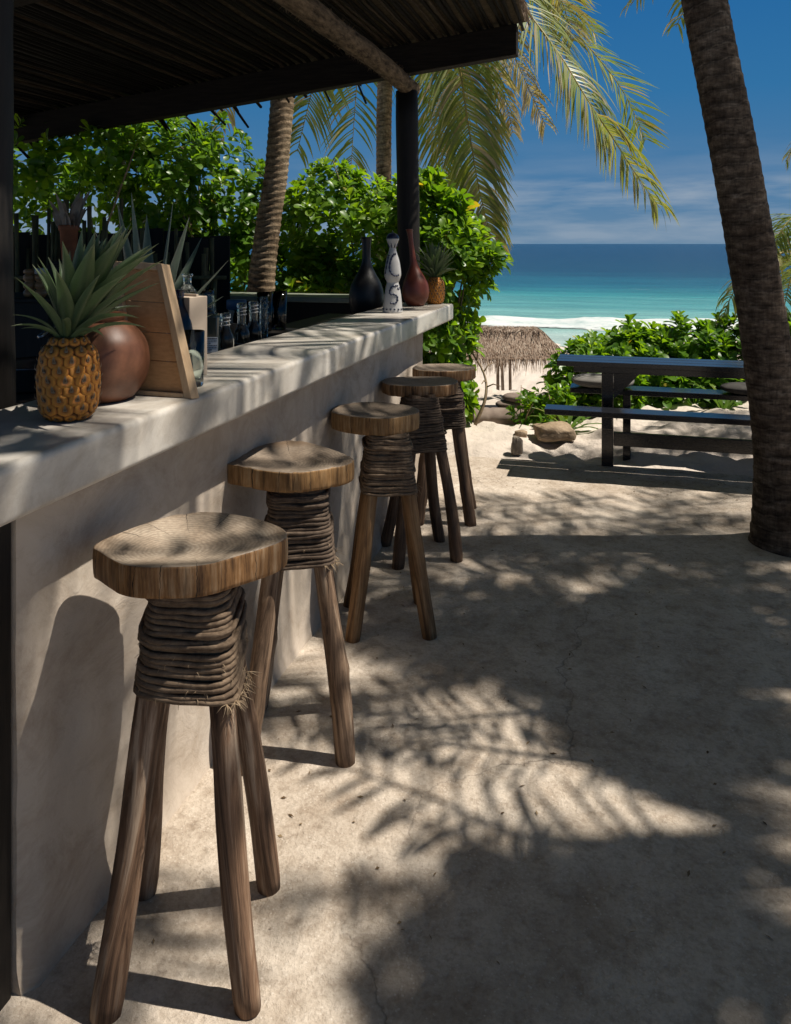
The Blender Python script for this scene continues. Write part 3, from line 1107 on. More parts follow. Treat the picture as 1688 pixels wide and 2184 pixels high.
# over the three far stools and the far counter front
for k, (xc, zc) in enumerate(((0.05, 2.95), (0.12, 3.25), (0.2, 3.55), (0.3, 3.85), (0.42, 4.15))):
    shade_at(pC, [C2W(xc + 1.2, zc + 0.25, 0.77), C2W(xc + 0.6, zc + 0.12, 0.77), C2W(xc, zc, 0.77), C2W(xc - 0.32, zc - 0.04, 0.85)], 5.2, 0.34, 44, 910 + k)
for k, (px, py) in enumerate(((1240, 955), (1430, 962), (1600, 965), (1500, 925))):
    p_ = G(px, py)
    shade_at(pC, [p_ + C2W(1.3, 0.2), p_ + C2W(0.6, 0.08), p_, p_ - C2W(0.5, 0.05)], 6.2, 0.42, 40, 940 + k, wid=0.04)
# over the near end of the counter
for k, y_ in enumerate((0.75, 1.0, 1.22)):
    shade_at(pB, [Vector((0.6, y_ + 0.05, 1.0)), Vector((-0.2, y_ + 0.03, 1.0)), Vector((-0.9, y_, 1.0)), Vector((-1.30, y_ - 0.03, 1.043))], 5.0, 0.24, 60, 920 + k, wid=0.04)
shade_at(pB, [Vector((WA, 1.16, 1.0)), Vector((WA, 1.20, 0.72)), Vector((WA, 1.25, 0.42)), Vector((WA, 1.27, 0.16))], 5.2, 0.13, 60, 925, wid=0.045)
shade_at(pB, [Vector((WA, 1.10, 1.0)), Vector((WA, 1.16, 0.72)), Vector((WA, 1.22, 0.42)), Vector((WA, 1.25, 0.16))], 5.0, 0.15, 60, 926, wid=0.045)
# thin shade across the near seat
shade_at(pB, [C2W(0.5, 1.75, 0.8), C2W(0.0, 1.66, 0.8), C2W(-0.35, 1.60, 0.8), C2W(-0.58, 1.57, 0.8)], 4.6, 0.16, 24, 930, wid=0.045)
shade_at(pA, [C2W(0.7, 2.55, 0.78), C2W(0.1, 2.4, 0.78), C2W(-0.25, 2.30, 0.78), C2W(-0.5, 2.25, 0.78)], 4.6, 0.18, 30, 931, wid=0.045)


# ------------------------------------------------------------------ broad-leaved shrubs
def leaf_mesh(L_, W_, curl, fold, seed):
    """obovate leaf, base at origin, along +Y, upper face +Z"""
    rn = random.Random(seed)
    st = [0.0, 0.20, 0.46, 0.72, 0.91, 1.0]
    wd = [0.08, 0.34, 0.72, 1.0, 0.90, 0.46]
    vs, fs = [], []
    for u, w in zip(st, wd):
        y = u * L_
        z = -curl * L_ * (u - 0.25) ** 2 + 0.08 * L_ * u
        h = w * W_ / 2
        e = fold * h
        vs += [(-h, y, z + e), (0, y + (0.02 * L_ if u == 1 else 0), z), (h, y, z + e)]
    for i in range(5):
        a = i * 3
        fs += [(a, a + 1, a + 4, a + 3), (a + 1, a + 2, a + 5, a + 4)]
    return np.array(vs), fs


LEAF = [leaf_mesh(1.0, 0.46 + 0.05 * (i % 3), 0.25 + 0.12 * (i % 4), 0.22 + 0.12 * (i % 3), i) for i in range(6)]
LEAF_TONES = [0.15, 0.35, 0.5, 0.65, 0.82, 1.0]
LEAF_ME = {}


def leaf_obj_mesh(k, tone):
    if (k, tone) not in LEAF_ME:
        b = MB()
        b.add([Vector(v) for v in LEAF[k][0]], LEAF[k][1], 0, LEAF_TONES[tone])
        LEAF_ME[(k, tone)] = b.mesh("leaf", M["naupaka"], True, True)
    return LEAF_ME[(k, tone)]




def in_view(p):
    d = p - CAM
    z = d.dot(FWD)
    if z < 0.2:
        return False
    x, y = CX + F * d.dot(RGT) / z, HY - F * d.z / z
    return -10 < x < 1700 and -10 < y < 2190


def shrub(label, base, blobs, nros, leaf=0.122, seed=0, stems=7, nobj=260, tonebias=0.45, floor=0.02, loose=0.3, group="broad leaved shrubs"):
    rn = random.Random(seed)
    t = thing("leafy_shrub", label, "shrub", base, 0, group)
    base = Vector(base)
    wts = [b_[1][0] * b_[1][2] + b_[1][0] * b_[1][1] for b_ in blobs]
    ros = []
    tries = 0
    while len(ros) < nros and tries < nros * 30:
        tries += 1
        c, r = rn.choices(blobs, wts)[0]
        d = Vector((rn.gauss(0, 1), rn.gauss(0, 1), rn.gauss(0, 1))).normalized()
        f = 1 - loose * rn.random() ** 1.6
        f *= 1 + 0.16 * noise.noise(Vector((d.x * 2.2 + seed, d.y * 2.2, d.z * 2.2)))
        p = Vector((c[0] + d.x * r[0] * f, c[1] + d.y * r[1] * f, c[2] + d.z * r[2] * f))
        if p.z < floor:
            continue
        bad = False
        for c2, r2 in blobs:
            e = Vector(((p.x - c2[0]) / r2[0], (p.y - c2[1]) / r2[1], (p.z - c2[2]) / r2[2]))
            if e.length < 0.60:
                bad = True
        if bad:
            continue
        nrm = Vector((d.x / r[0], d.y / r[1], d.z / r[2])).normalized()
        ros.append((p, nrm))
    leaves = []
    for p, nrm in ros:
        ax = (nrm * 0.8 + Vector((0.25, 0.05, 0.75)) + Vector((rn.gauss(0, .3), rn.gauss(0, .3), rn.gauss(0, .3)))).normalized()
        u = ax.orthogonal().normalized()
        w = ax.cross(u)
        m = rn.randint(8, 12)
        a0 = rn.random() * 6
        rt = rn.gauss(tonebias, 0.13)
        for i in range(m):
            k = i / (m - 1)                      # outer, older leaves spread flatter
            tilt = radians(86 - 62 * k + rn.uniform(-10, 10))
            an = a0 + i * 2.4
            rad = u * cos(an) + w * sin(an)
            dirn = (ax * cos(tilt) + rad * sin(tilt)).normalized()
            upv = (ax * sin(tilt) - rad * cos(tilt)).normalized()
            xv = dirn.cross(upv).normalized()
            s = leaf * rn.uniform(0.6, 1.25) * (0.62 + 0.38 * (1 - abs(2 * k - 0.7)))
            tone = 1.0 if rn.random() < 0.006 else min(0.86, max(0, rt + rn.gauss(0, 0.12) + 0.12 * k))
            q = p + ax * (-0.035 + 0.05 * k) * (leaf / 0.1)
            leaves.append((q, xv, dirn, upv, s, tone, nrm, rn.randrange(6)))
    # the leaves that show largest become objects of their own
    sc = []
    for i, lf in enumerate(leaves):
        if in_view(lf[0]):
            view = (CAM - lf[0])
            face = lf[6].dot(view.normalized())
            sc.append((view.length * (1 if face > 0.1 else 3) / (0.3 + abs(lf[3].dot(view.normalized()))), i))
    sc.sort()
    own = set(i for _, i in sc[:nobj])
    V, Fc, T = [], [], []
    nb = 0
    for i, (q, xv, yv, zv, s, tone, _, k) in enumerate(leaves):
        if i in own:
            mw = Matrix(((xv.x * s, yv.x * s, zv.x * s, q.x - base.x), (xv.y * s, yv.y * s, zv.y * s, q.y - base.y),
                         (xv.z * s, yv.z * s, zv.z * s, q.z - base.z), (0, 0, 0, 1)))
            ti = min(range(6), key=lambda z_: abs(LEAF_TONES[z_] - tone))
            link("leaf", leaf_obj_mesh(k, ti), t, mw)
            continue
        B = np.array(((xv.x, yv.x, zv.x), (xv.y, yv.y, zv.y), (xv.z, yv.z, zv.z))) * s
        V.append(LEAF[k][0] @ B.T + np.array(q - base))
        Fc.append(np.array(LEAF[k][1]) + nb)
        nb += len(LEAF[k][0])
        T.extend([tone] * len(LEAF[k][0]))
    if V:
        V = np.concatenate(V)
        Fc = np.concatenate(Fc)
        me = bpy.data.meshes.new("foliage")
        me.from_pydata(V.tolist(), [], Fc.tolist())
        me.materials.append(M["naupaka"])
        me.polygons.foreach_set("use_smooth", [True] * len(Fc))
        me.attributes.new("tone", "FLOAT", "POINT").data.foreach_set("value", T)
        me.update()
        o = link("foliage", me, t)
        o["kind"] = "stuff"
    # stems
    for i in range(stems):
        p, nrm = rn.choice(ros)
        p = p - nrm * 0.05 - base
        s0 = Vector((rn.uniform(-.25, .25), rn.uniform(-.15, .15), 0.0))
        mid = s0.lerp(p, 0.5) + Vector((rn.uniform(-.12, .12), rn.uniform(-.1, .1), rn.uniform(-0.1, 0.15)))
        cv = catmull([s0, s0.lerp(mid, 0.55) + Vector((rn.uniform(-.06, .06), rn.uniform(-.06, .06), 0)), mid, p], 5)
        b = MB()
        b.tube(cv, [0.016 * (1 - 0.65 * j / (len(cv) - 1)) for j in range(len(cv))], 6)
        for j in range(5):                        # side twigs
            k = rn.randrange(5, len(cv) - 1)
            d = Vector((rn.gauss(0, 1), rn.gauss(0, 1), rn.uniform(0, 1.2))).normalized() * rn.uniform(0.12, 0.35)
            b.tube([cv[k], cv[k] + d * 0.5 + Vector((0, 0, 0.02)), cv[k] + d], [0.007, 0.005, 0.003], 5)
        b.build("stem", M["stem"], t)
    return t


def CB(x, zc, z, rx, rzc, rz_):
    """ellipsoid: world centre from camera-aligned ground coordinates"""
    p = C2W(x, zc, z)
    return ((p.x, p.y, p.z), (rx, rzc, rz_))


shrub("tall bright leafy shrub standing at the far end of the bar beside the sea view", C2W(0.42, 6.35),
      [CB(0.42, 6.3, 1.15, 0.30, 0.42, 0.66), CB(0.33, 6.25, 0.62, 0.26, 0.4, 0.42), CB(0.34, 6.2, 0.25, 0.24, 0.35, 0.32), CB(0.25, 6.5, 1.45, 0.28, 0.35, 0.50), CB(0.62, 6.25, 1.28, 0.22, 0.25, 0.16)],
      560, seed=51, nobj=300, tonebias=0.62)
shrub("sunlit leafy shrub between the leaning palm trunk and the black roof post", C2W(-0.38, 7.0),
      [CB(-0.58, 7.1, 1.50, 0.36, 0.45, 0.66), CB(-0.25, 6.9, 1.35, 0.40, 0.45, 0.62), CB(0.05, 7.0, 1.3, 0.35, 0.4, 0.6), CB(-0.45, 6.8, 0.8, 0.6, 0.4, 0.5)],
      720, seed=52, nobj=300, tonebias=0.66)
shrub("shaded leafy shrub left of the leaning palm trunk with pale stems showing", C2W(-1.6, 7.25),
      [CB(-1.66, 7.3, 1.86, 0.52, 0.4, 0.66), CB(-1.15, 7.4, 1.38, 0.40, 0.4, 0.62), CB(-2.0, 7.0, 1.92, 0.48, 0.5, 0.62), CB(-1.55, 7.2, 0.95, 0.7, 0.35, 0.6)],
      620, seed=53, nobj=300, tonebias=0.45, stems=16)
shrub("leafy shrub arching in half shade under the roof at far left above the reeds", C2W(-2.5, 6.8),
      [CB(-2.45, 6.6, 2.14, 0.58, 0.45, 0.34), CB(-1.95, 6.6, 2.16, 0.46, 0.45, 0.34), CB(-3.0, 6.7, 2.12, 0.5, 0.45, 0.42), CB(-2.6, 7.2, 1.6, 0.8, 0.4, 0.85), CB(-2.6, 7.3, 0.8, 1.3, 0.4, 0.7), CB(-3.4, 7.0, 1.6, 0.6, 0.4, 0.8)],
      620, seed=54, nobj=260, tonebias=0.5, stems=9)
# low hedge between the patio and the beach
shrub("left end of the low green hedge behind the black table, beside the beach path", C2W(1.55, 7.0),
      [CB(1.62, 6.9, 0.20, 0.26, 0.45, 0.36), CB(1.90, 7.0, 0.24, 0.34, 0.45, 0.38), CB(1.85, 6.6, 0.12, 0.3, 0.22, 0.24), CB(1.42, 6.65, 0.0, 0.20, 0.3, 0.22)],
      440, seed=55, nobj=260, tonebias=0.55, floor=-0.02, stems=8, group="low hedge shrubs")
shrub("middle of the low green hedge behind the black table", C2W(2.35, 7.1),
      [CB(2.2, 7.1, 0.25, 0.40, 0.45, 0.42), CB(2.6, 7.05, 0.27, 0.40, 0.45, 0.44), CB(2.2, 6.6, 0.12, 0.34, 0.22, 0.26), CB(2.6, 6.6, 0.12, 0.34, 0.22, 0.26)],
      520, seed=56, nobj=260, tonebias=0.45, stems=6, group="low hedge shrubs")
shrub("right end of the low green hedge half hidden by the thick palm trunk", C2W(3.2, 7.1),
      [CB(3.0, 7.05, 0.29, 0.36, 0.45, 0.45), CB(3.5, 7.05, 0.29, 0.45, 0.45, 0.45), CB(3.0, 6.6, 0.12, 0.34, 0.22, 0.26)],
      400, seed=57, nobj=220, tonebias=0.4, stems=6, group="low hedge shrubs")
shrub("small leafy plant growing out of the sand beside the tan rock", C2W(1.06, 6.15),
      [CB(1.05, 6.15, 0.09, 0.16, 0.16, 0.13), CB(1.24, 6.3, 0.16, 0.16, 0.16, 0.14)],
      46, 0.085, seed=58, nobj=250, tonebias=0.55, stems=3, floor=0.0, group="low hedge shrubs")


# ------------------------------------------------------------------ stools
def stool(label, c, zs, outline, thick, mats, rot, seed, htop=0.036, hfoot=0.134, zw=(0.74, 0.51), cracks=0, dish=0.012, lean=(0, 0), fray=0):
    """c: world ground centre; outline: picture points of the seat rim (top edge)"""
    rn = random.Random(seed)
    t = thing("bar_stool", label, "bar stool", (c.x, c.y, 0), 0, "log bar stools along the counter")
    top, side, legm, rope = mats
    # --- seat
    rim = [G(x, y, zs) - Vector((c.x, c.y, 0)) for x, y in outline]
    rim = catmull(rim, 72 // len(rim) + 1, True)
    n = len(rim)
    ctr = sum(rim, Vector()) / n
    ctr.z = 0
    ro = [Vector((p.x - ctr.x, p.y - ctr.y)) for p in rim]
    if sum(ro[i].x * ro[(i + 1) % n].y - ro[(i + 1) % n].x * ro[i].y for i in range(n)) < 0:
        ro.reverse()
    slots = [rn.randrange(n) for _ in range(cracks)]
    b = MB()
    rings = []
    zt = 0.0
    fr = [(0.12, 0), (0.3, 0), (0.5, 0), (0.68, 0), (0.82, 0), (0.92, 0), (0.980, 0), (0.996, -0.0015), (1.001, -0.006), (1.006, -thick * 0.35), (1.005, -thick * 0.65), (1.0, -thick + 0.010), (0.993, -thick + 0.003), (0.96, -thick), (0.5, -thick)]
    vs, fs, mi = [], [], []
    for k, (s, dz) in enumerate(fr):
        for i, p in enumerate(ro):
            z = dz
            if k <= 6:
                z += -dish * (1 - s ** 2.2) + 0.002 * fbm((p.x * s * 9 + seed, p.y * s * 9, 1), 3)
            ss = s
            if 8 <= k <= 12:
                ss += 0.012 * noise.noise(Vector((p.x * 22, p.y * 22, seed))) + 0.006 * noise.noise(Vector((p.x * 60, p.y * 60, dz * 8 + seed)))
            if i in slots and 5 <= k <= 13:
                ss -= 0.05
            vs.append(Vector((p.x * ss, p.y * ss, z)))
    m = len(fr)
    b.add(vs, [(k * n + i, k * n + (i + 1) % n, (k + 1) * n + (i + 1) % n, (k + 1) * n + i)[::-1] for k in range(7) for i in range(n)] + [tuple(range(n))], 0)
    # sides share the same vertices
    f2 = [(k * n + i, k * n + (i + 1) % n, (k + 1) * n + (i + 1) % n, (k + 1) * n + i)[::-1] for k in range(7, m - 1) for i in range(n)]
    b.f += f2 + [tuple((m - 1) * n + i for i in range(n))[::-1]]
    b.m += [1] * (len(f2) + 1)
    so_ = b.build("seat", [top, side], t)
    so_.location = (ctr.x, ctr.y, zs)
    # --- legs: square stance
    def corner(q, half):
        an = rot + pi / 4 + q * pi / 2
        d = C2W(cos(an), sin(an)) * half * sqrt(2)
        return d

    def half_at(z):
        return hfoot + (htop - hfoot) * z / zw[0]

    for q in range(4):
        r = rn.uniform(0.0245, 0.0285)
        foot = corner(q, hfoot) + Vector((rn.uniform(-.008, .008), rn.uniform(-.008, .008), -0.004))
        head = corner(q, htop) + Vector((lean[0], lean[1], zw[0] + 0.01))
        ax = head - foot
        ln = ax.length
        b = MB()
        mm = 26
        pts, rr = [], []
        bx, by = rn.uniform(-.01, .01), rn.uniform(-.01, .01)
        vs, fs = [], []
        ns = 16
        for i in range(mm):
            u = i / (mm - 1)
            z = u * ln
            ox, oy = bx * sin(pi * u) + 0.003 * sin(7 * u + q), by * sin(pi * u) + 0.003 * cos(6 * u + seed)
            rad = r * (1.06 - 0.12 * u) * (1 + 0.03 * sin(u * 9 + q * 2 + seed))
            if i == 0:
                rad *= 0.93
            for j in range(ns):
                a = 2 * pi * j / ns
                k = 1 + 0.11 * noise.noise(Vector((cos(a) * 1.6 + q * 5, sin(a) * 1.6 + seed, u * 2.2))) + 0.03 * noise.noise(Vector((cos(a) * 4, sin(a) * 4 + q, u * 9)))
                vs.append(Vector((ox + rad * k * cos(a), oy + rad * k * sin(a), z)))
        # a couple of knots
        for _ in range(2):
            ku, ka = rn.uniform(0.1, 0.6), rn.uniform(0, 6.28)
            for i in range(mm):
                for j in range(ns):
                    da = (2 * pi * j / ns - ka + pi) % (2 * pi) - pi
                    g = math.exp(-((i / (mm - 1) - ku) / 0.03) ** 2 - (da / 0.5) ** 2)
                    v = vs[i * ns + j]
                    v.x *= 1 + 0.12 * g
                    v.y *= 1 + 0.12 * g
        fs = [(i * ns + j, i * ns + (j + 1) % ns, (i + 1) * ns + (j + 1) % ns, (i + 1) * ns + j) for i in range(mm - 1) for j in range(ns)]
        fs += [tuple(range(ns - 1, -1, -1)), tuple((mm - 1) * ns + j for j in range(ns))]
        b.add(vs, fs)
        lo = b.build("leg", legm, t)
        lo.matrix_local = Matrix.Translation(foot) @ ax.to_track_quat("Z", "Y").to_matrix().to_4x4() @ Matrix.Rotation(rn.uniform(0, 6), 4, "Z")
    def hull(an, hf, cr_=0.0305):
        p = abs(((an - rot + pi / 4) % (pi / 2)) - pi / 4)
        if math.tan(p) <= hf / (hf + cr_):
            return (hf + cr_) / cos(p)
        k = hf * (cos(p) + sin(p))
        return k + sqrt(max(0, k * k - 2 * hf * hf + cr_ * cr_))

    # --- rope wound round the leg tops
    rr = 0.0060
    ncoil = int((zw[0] - zw[1]) / (rr * 1.72))
    pts = []
    steps = 44
    tot = ncoil * steps
    sag, tilt = (-0.45, 0.022) if seed == 61 else (rn.uniform(-0.8, 0.8), rn.uniform(0.006, 0.014))
    for i in range(tot + 1):
        u = i / tot
        an = 2 * pi * i / steps
        z = zw[0] - (zw[0] - zw[1]) * u
        z += tilt * sin(an + sag) * u + 0.0048 * noise.noise(Vector((cos(an) * 1.5, sin(an) * 1.5, i / steps * 0.9 + seed)))
        rad = hull(an, half_at(z)) + 0.0045 + 0.005 * noise.noise(Vector((i / steps * 1.7, seed, 0))) + 0.003 * noise.noise(Vector((cos(an) * 2, sin(an) * 2, i / steps * 0.8 + 3)))
        d = C2W(cos(an), sin(an)) * rad
        k = 1 - z / zw[0]
        pts.append(Vector((d.x + lean[0] * (1 - k), d.y + lean[1] * (1 - k), z)))
    b = MB()
    b.tube(pts, [rr * (1 + 0.16 * noise.noise(Vector((i * 0.11, seed, 7)))) for i in range(len(pts))], 6)
    # loose overlapping turns laid over the first layer
    for _ in range(3):
        i0 = rn.randrange(0, max(1, tot - steps * 4))
        nn = int(steps * rn.uniform(1.2, 2.6))
        cross = rn.uniform(0.008, 0.02) * rn.choice((-1, 1))
        ov = []
        for i in range(nn):
            q = pts[min(tot, i0 + i)].copy()
            o2 = Vector((q.x, q.y, 0)).normalized() * rr * (1.35 if 6 < i < nn - 6 else 0.4)
            ov.append(q + o2 + Vector((0, 0, cross * sin(pi * i / nn))))
        b.tube(ov, rr * 0.92, 6)
    b.build("rope_wrapping", rope, t)
    # dark core behind the rope so no light leaks between coils
    b = MB()
    prof = []
    vs, fs = [], []
    for z in (zw[1], zw[0]):
        for i in range(40):
            an = 2 * pi * i / 40
            rad = hull(an, half_at(z)) + 0.001
            d = C2W(cos(an), sin(an)) * rad
            k = 1 - z / zw[0]
            if z == zw[1]:
                z_ = z + 0.004 + tilt * sin(an + sag)
            else:
                z_ = z
            vs.append(Vector((d.x + lean[0] * (1 - k), d.y + lean[1] * (1 - k), z_)))
    fs = [(i, (i + 1) % 40, 40 + (i + 1) % 40, 40 + i) for i in range(40)] + [tuple(range(39, -1, -1)), tuple(range(40, 80))]
    b.add(vs, fs)
    b.build("core", rope, t)
    # loose fibres
    if fray:
        b = MB()
        end = pts[-1]
        for i in range(fray):
            if i < fray * 0.55:
                p = pts[-1 - rn.randrange(0, 7)].copy()
            else:
                p = pts[-1 - rn.randrange(0, steps * 8)].copy()
            out = Vector((p.x, p.y, 0)).normalized()
            d = (out * rn.uniform(0.2, 1) + Vector((rn.uniform(-1, 1), rn.uniform(-1, 1), rn.uniform(-1, 0.3)))).normalized()
            l_ = rn.uniform(0.008, 0.032) if i < fray * 0.55 else rn.uniform(0.003, 0.011)
            p = p + out * rr * 0.8
            b.tube([p, p + d * l_ * 0.5, p + d * l_ + Vector((rn.uniform(-.006, .006), rn.uniform(-.006, .006), -0.006))], [0.0009, 0.0007, 0.0004], 3)
        o = b.build("frayed_fibres", M["fibre"], t)
        o["kind"] = "stuff"
    return t


topA = m_seat_top("seat_top_pale", (0.26, 0.195, 0.14), (0.50, 0.42, 0.325), 1)
topB = m_seat_top("seat_top_brown", (0.15, 0.115, 0.085), (0.34, 0.275, 0.21), 4)
topC = m_seat_top("seat_top_grey", (0.20, 0.155, 0.115), (0.34, 0.28, 0.22), 8)
sideA = m_seat_side("seat_side_brown", (0.07, 0.034, 0.015), (0.30, 0.155, 0.06), (0.50, 0.36, 0.22))
sideB = m_seat_side("seat_side_orange", (0.11, 0.058, 0.022), (0.32, 0.18, 0.07), (0.44, 0.31, 0.17), 4)
legA = m_leg("leg_weathered_brown", (0.05, 0.027, 0.016), (0.22, 0.13, 0.078), (0.44, 0.33, 0.235), 1)
legB = m_leg("leg_grey_brown", (0.06, 0.036, 0.022), (0.25, 0.165, 0.105), (0.46, 0.36, 0.26), 5)
legC = m_leg("leg_orange_brown", (0.10, 0.05, 0.02), (0.27, 0.15, 0.065), (0.38, 0.25, 0.13), 9)
legD = m_leg("leg_dark_brown", (0.05, 0.03, 0.02), (0.15, 0.09, 0.055), (0.26, 0.175, 0.11), 13)
ropeA = m_rope("rope_brown", (0.09, 0.06, 0.04), (0.25, 0.18, 0.12))
ropeB = m_rope("rope_dark_brown", (0.06, 0.042, 0.03), (0.15, 0.11, 0.08))


def cr(pts, s, ox, oy):
    return [(x * s + ox, y * s + oy) for x, y in pts]


o1 = cr([(62, 440), (170, 372), (440, 270), (700, 195), (980, 178), (1250, 215), (1460, 280), (1537, 340), (1500, 395), (1390, 442), (1180, 505), (900, 580), (560, 598), (330, 585), (215, 545), (110, 480)], 0.2804, 182, 1041)
o2 = cr([(122, 662), (235, 600), (370, 556), (500, 541), (640, 572), (760, 612), (820, 646), (790, 672), (690, 695), (520, 718), (400, 716), (300, 704), (185, 682)], 0.3882, 436.9, 728.2)
o3 = cr([(697, 376), (740, 348), (900, 331), (1080, 343), (1150, 360), (1180, 378), (1150, 397), (1030, 420), (930, 421), (820, 412), (720, 394)], 0.3882, 436.9, 728.2)
o4 = cr([(976, 212), (1030, 197), (1180, 190), (1330, 195), (1385, 210), (1383, 226), (1330, 240), (1180, 245), (1040, 240), (985, 228)], 0.3882, 436.9, 728.2)
o5 = cr([(1145, 140), (1190, 126), (1315, 121), (1440, 126), (1486, 137), (1480, 150), (1420, 160), (1300, 163), (1190, 158), (1150, 150)], 0.3882, 436.9, 728.2)
SZ = [0.805, 0.778, 0.768, 0.762, 0.758]
stool("nearest log stool with the largest pale dished seat and frayed rope end", C2W(-0.402, 1.592), SZ[0], o1, 0.062, (topA, sideA, legA, ropeA), 0.02, 61, zw=(0.745, 0.556), cracks=1, fray=150)
stool("second stool from the viewer with dark cracks down its orange seat edge", C2W(-0.276, 2.278), SZ[1], o2, 0.058, (topB, sideB, legB, ropeB), 0.10, 62, zw=(0.722, 0.518), cracks=7, fray=60)
stool("middle stool in shade with orange brown legs and smooth brown seat edge", C2W(-0.030, 2.965), SZ[2], o3, 0.066, (topB, sideB, legC, ropeA), 0.10, 63, zw=(0.705, 0.505), cracks=2, fray=20)
stool("dark shaded stool fourth from the viewer, partly covering the farthest one", C2W(0.11, 3.61), SZ[3], o4, 0.052, (topC, sideA, legD, ropeB), 0.26, 64, zw=(0.712, 0.485), cracks=3)
stool("farthest stool at the sea end of the counter, half hidden behind another", C2W(0.255, 4.10), SZ[4], o5, 0.056, (topC, sideA, legD, ropeB), -0.08, 65, zw=(0.704, 0.48), cracks=2)

# ------------------------------------------------------------------ pineapples
pine_eye = Mat("pineapple_eye", 0.5, 0.4)
_v = pine_eye.noise(22, 4)
_r = pine_eye.n("ShaderNodeAttribute", attribute_name="tone").outputs["Fac"]
pine_eye.color(pine_eye.mix(0.5, pine_eye.ramp(_r, [(0.0, (0.60, 0.25, 0.03)), (0.4, (0.42, 0.15, 0.022)), (0.78, (0.075, 0.04, 0.018)), (1.0, (0.30, 0.25, 0.17))]),
                            pine_eye.ramp(_v, [(0.3, 0.45), (0.65, 1.0)]), "MULTIPLY"))
pine_eye.bump(pine_eye.noise(90, 3), 0.4, 0.1)
pine_core = simple("pineapple_core", (0.09, 0.045, 0.015), (0.16, 0.08, 0.025), 40, 0.7, 0.2)
pine_leaf = leafmat("pineapple_leaf", [(0, (0.03, 0.055, 0.025)), (0.5, (0.075, 0.12, 0.05)), (1, (0.24, 0.26, 0.15))], 0.12, 0.42, 0.45, (1.3, 1.4, 0.9))


def eye_mesh():
    b = MB()
    rings = [(1.0, -0.26), (0.95, 0.10), (0.76, 0.24), (0.40, 0.26), (0.16, 0.18)]
    vs, tn = [], []
    for r, z in rings:
        for j in range(12):
            a = pi / 6 + 2 * pi * j / 12
            hx = r * (1.0 if j % 2 == 0 else 0.93)
            vs.append(Vector((hx * cos(a), hx * sin(a), z)))
            tn.append({1.0: 0.8, 0.95: 0.4, 0.76: 0.0, 0.40: 0.35, 0.16: 0.78}[r])
    fs = [(i * 12 + j, i * 12 + (j + 1) % 12, (i + 1) * 12 + (j + 1) % 12, (i + 1) * 12 + j) for i in range(4) for j in range(12)]
    b.add(vs, fs + [tuple(48 + j for j in range(12))], 0, tn)
    # the little bract that points up over the eye
    b.add([Vector((-0.22, -0.15, 0.30)), Vector((0.22, -0.15, 0.30)), Vector((0.16, 0.32, 0.50)), Vector((-0.16, 0.32, 0.50)), Vector((0, 0.78, 0.50)), Vector((0, 0.1, 0.52))],
          [(0, 1, 5), (1, 2, 5), (2, 4, 5), (4, 3, 5), (3, 0, 5)], 0, [0.95, 0.95, 0.9, 0.9, 1.0, 0.75])
    return b.mesh("fruitlet", pine_eye, True, True)


EYE_ME = eye_mesh()


def pine_leaf_mesh(curve, wid, seed):
    rn = random.Random(seed)
    b = MB()
    K = 9
    vs, tn = [], []
    p = Vector((0, 0, 0))
    ang = 0.0
    for i in range(K + 1):
        u = i / K
        w = wid * (0.75 + 0.5 * u if u < 0.35 else 0.925 * (1 - ((u - 0.35) / 0.65) ** 1.5)) + 0.002
        for x, dz in ((-1, 0.36), (-0.5, 0.09), (0, 0), (0.5, 0.09), (1, 0.36)):
            nv = Vector((0, -sin(ang), cos(ang)))
            vs.append(p + Vector((x * w / 2, 0, 0)) + nv * dz * w)
            tn.append(min(1, 0.28 + 0.3 * abs(x) + 0.5 * max(0, u - 0.8) * 3 + rn.uniform(-.08, .08)))
        p = p + Vector((0, cos(ang), sin(ang))) / K
        ang -= curve / K
    b.add(vs, [(i * 5 + j, i * 5 + j + 1, (i + 1) * 5 + j + 1, (i + 1) * 5 + j) for i in range(K) for j in range(4)], 0, tn)
    return b.mesh("crown_leaf", pine_leaf, True, True)


PLEAF = [pine_leaf_mesh(c_, 0.17, i) for i, c_ in enumerate((-0.15, 0.35, 0.9, 1.5))]


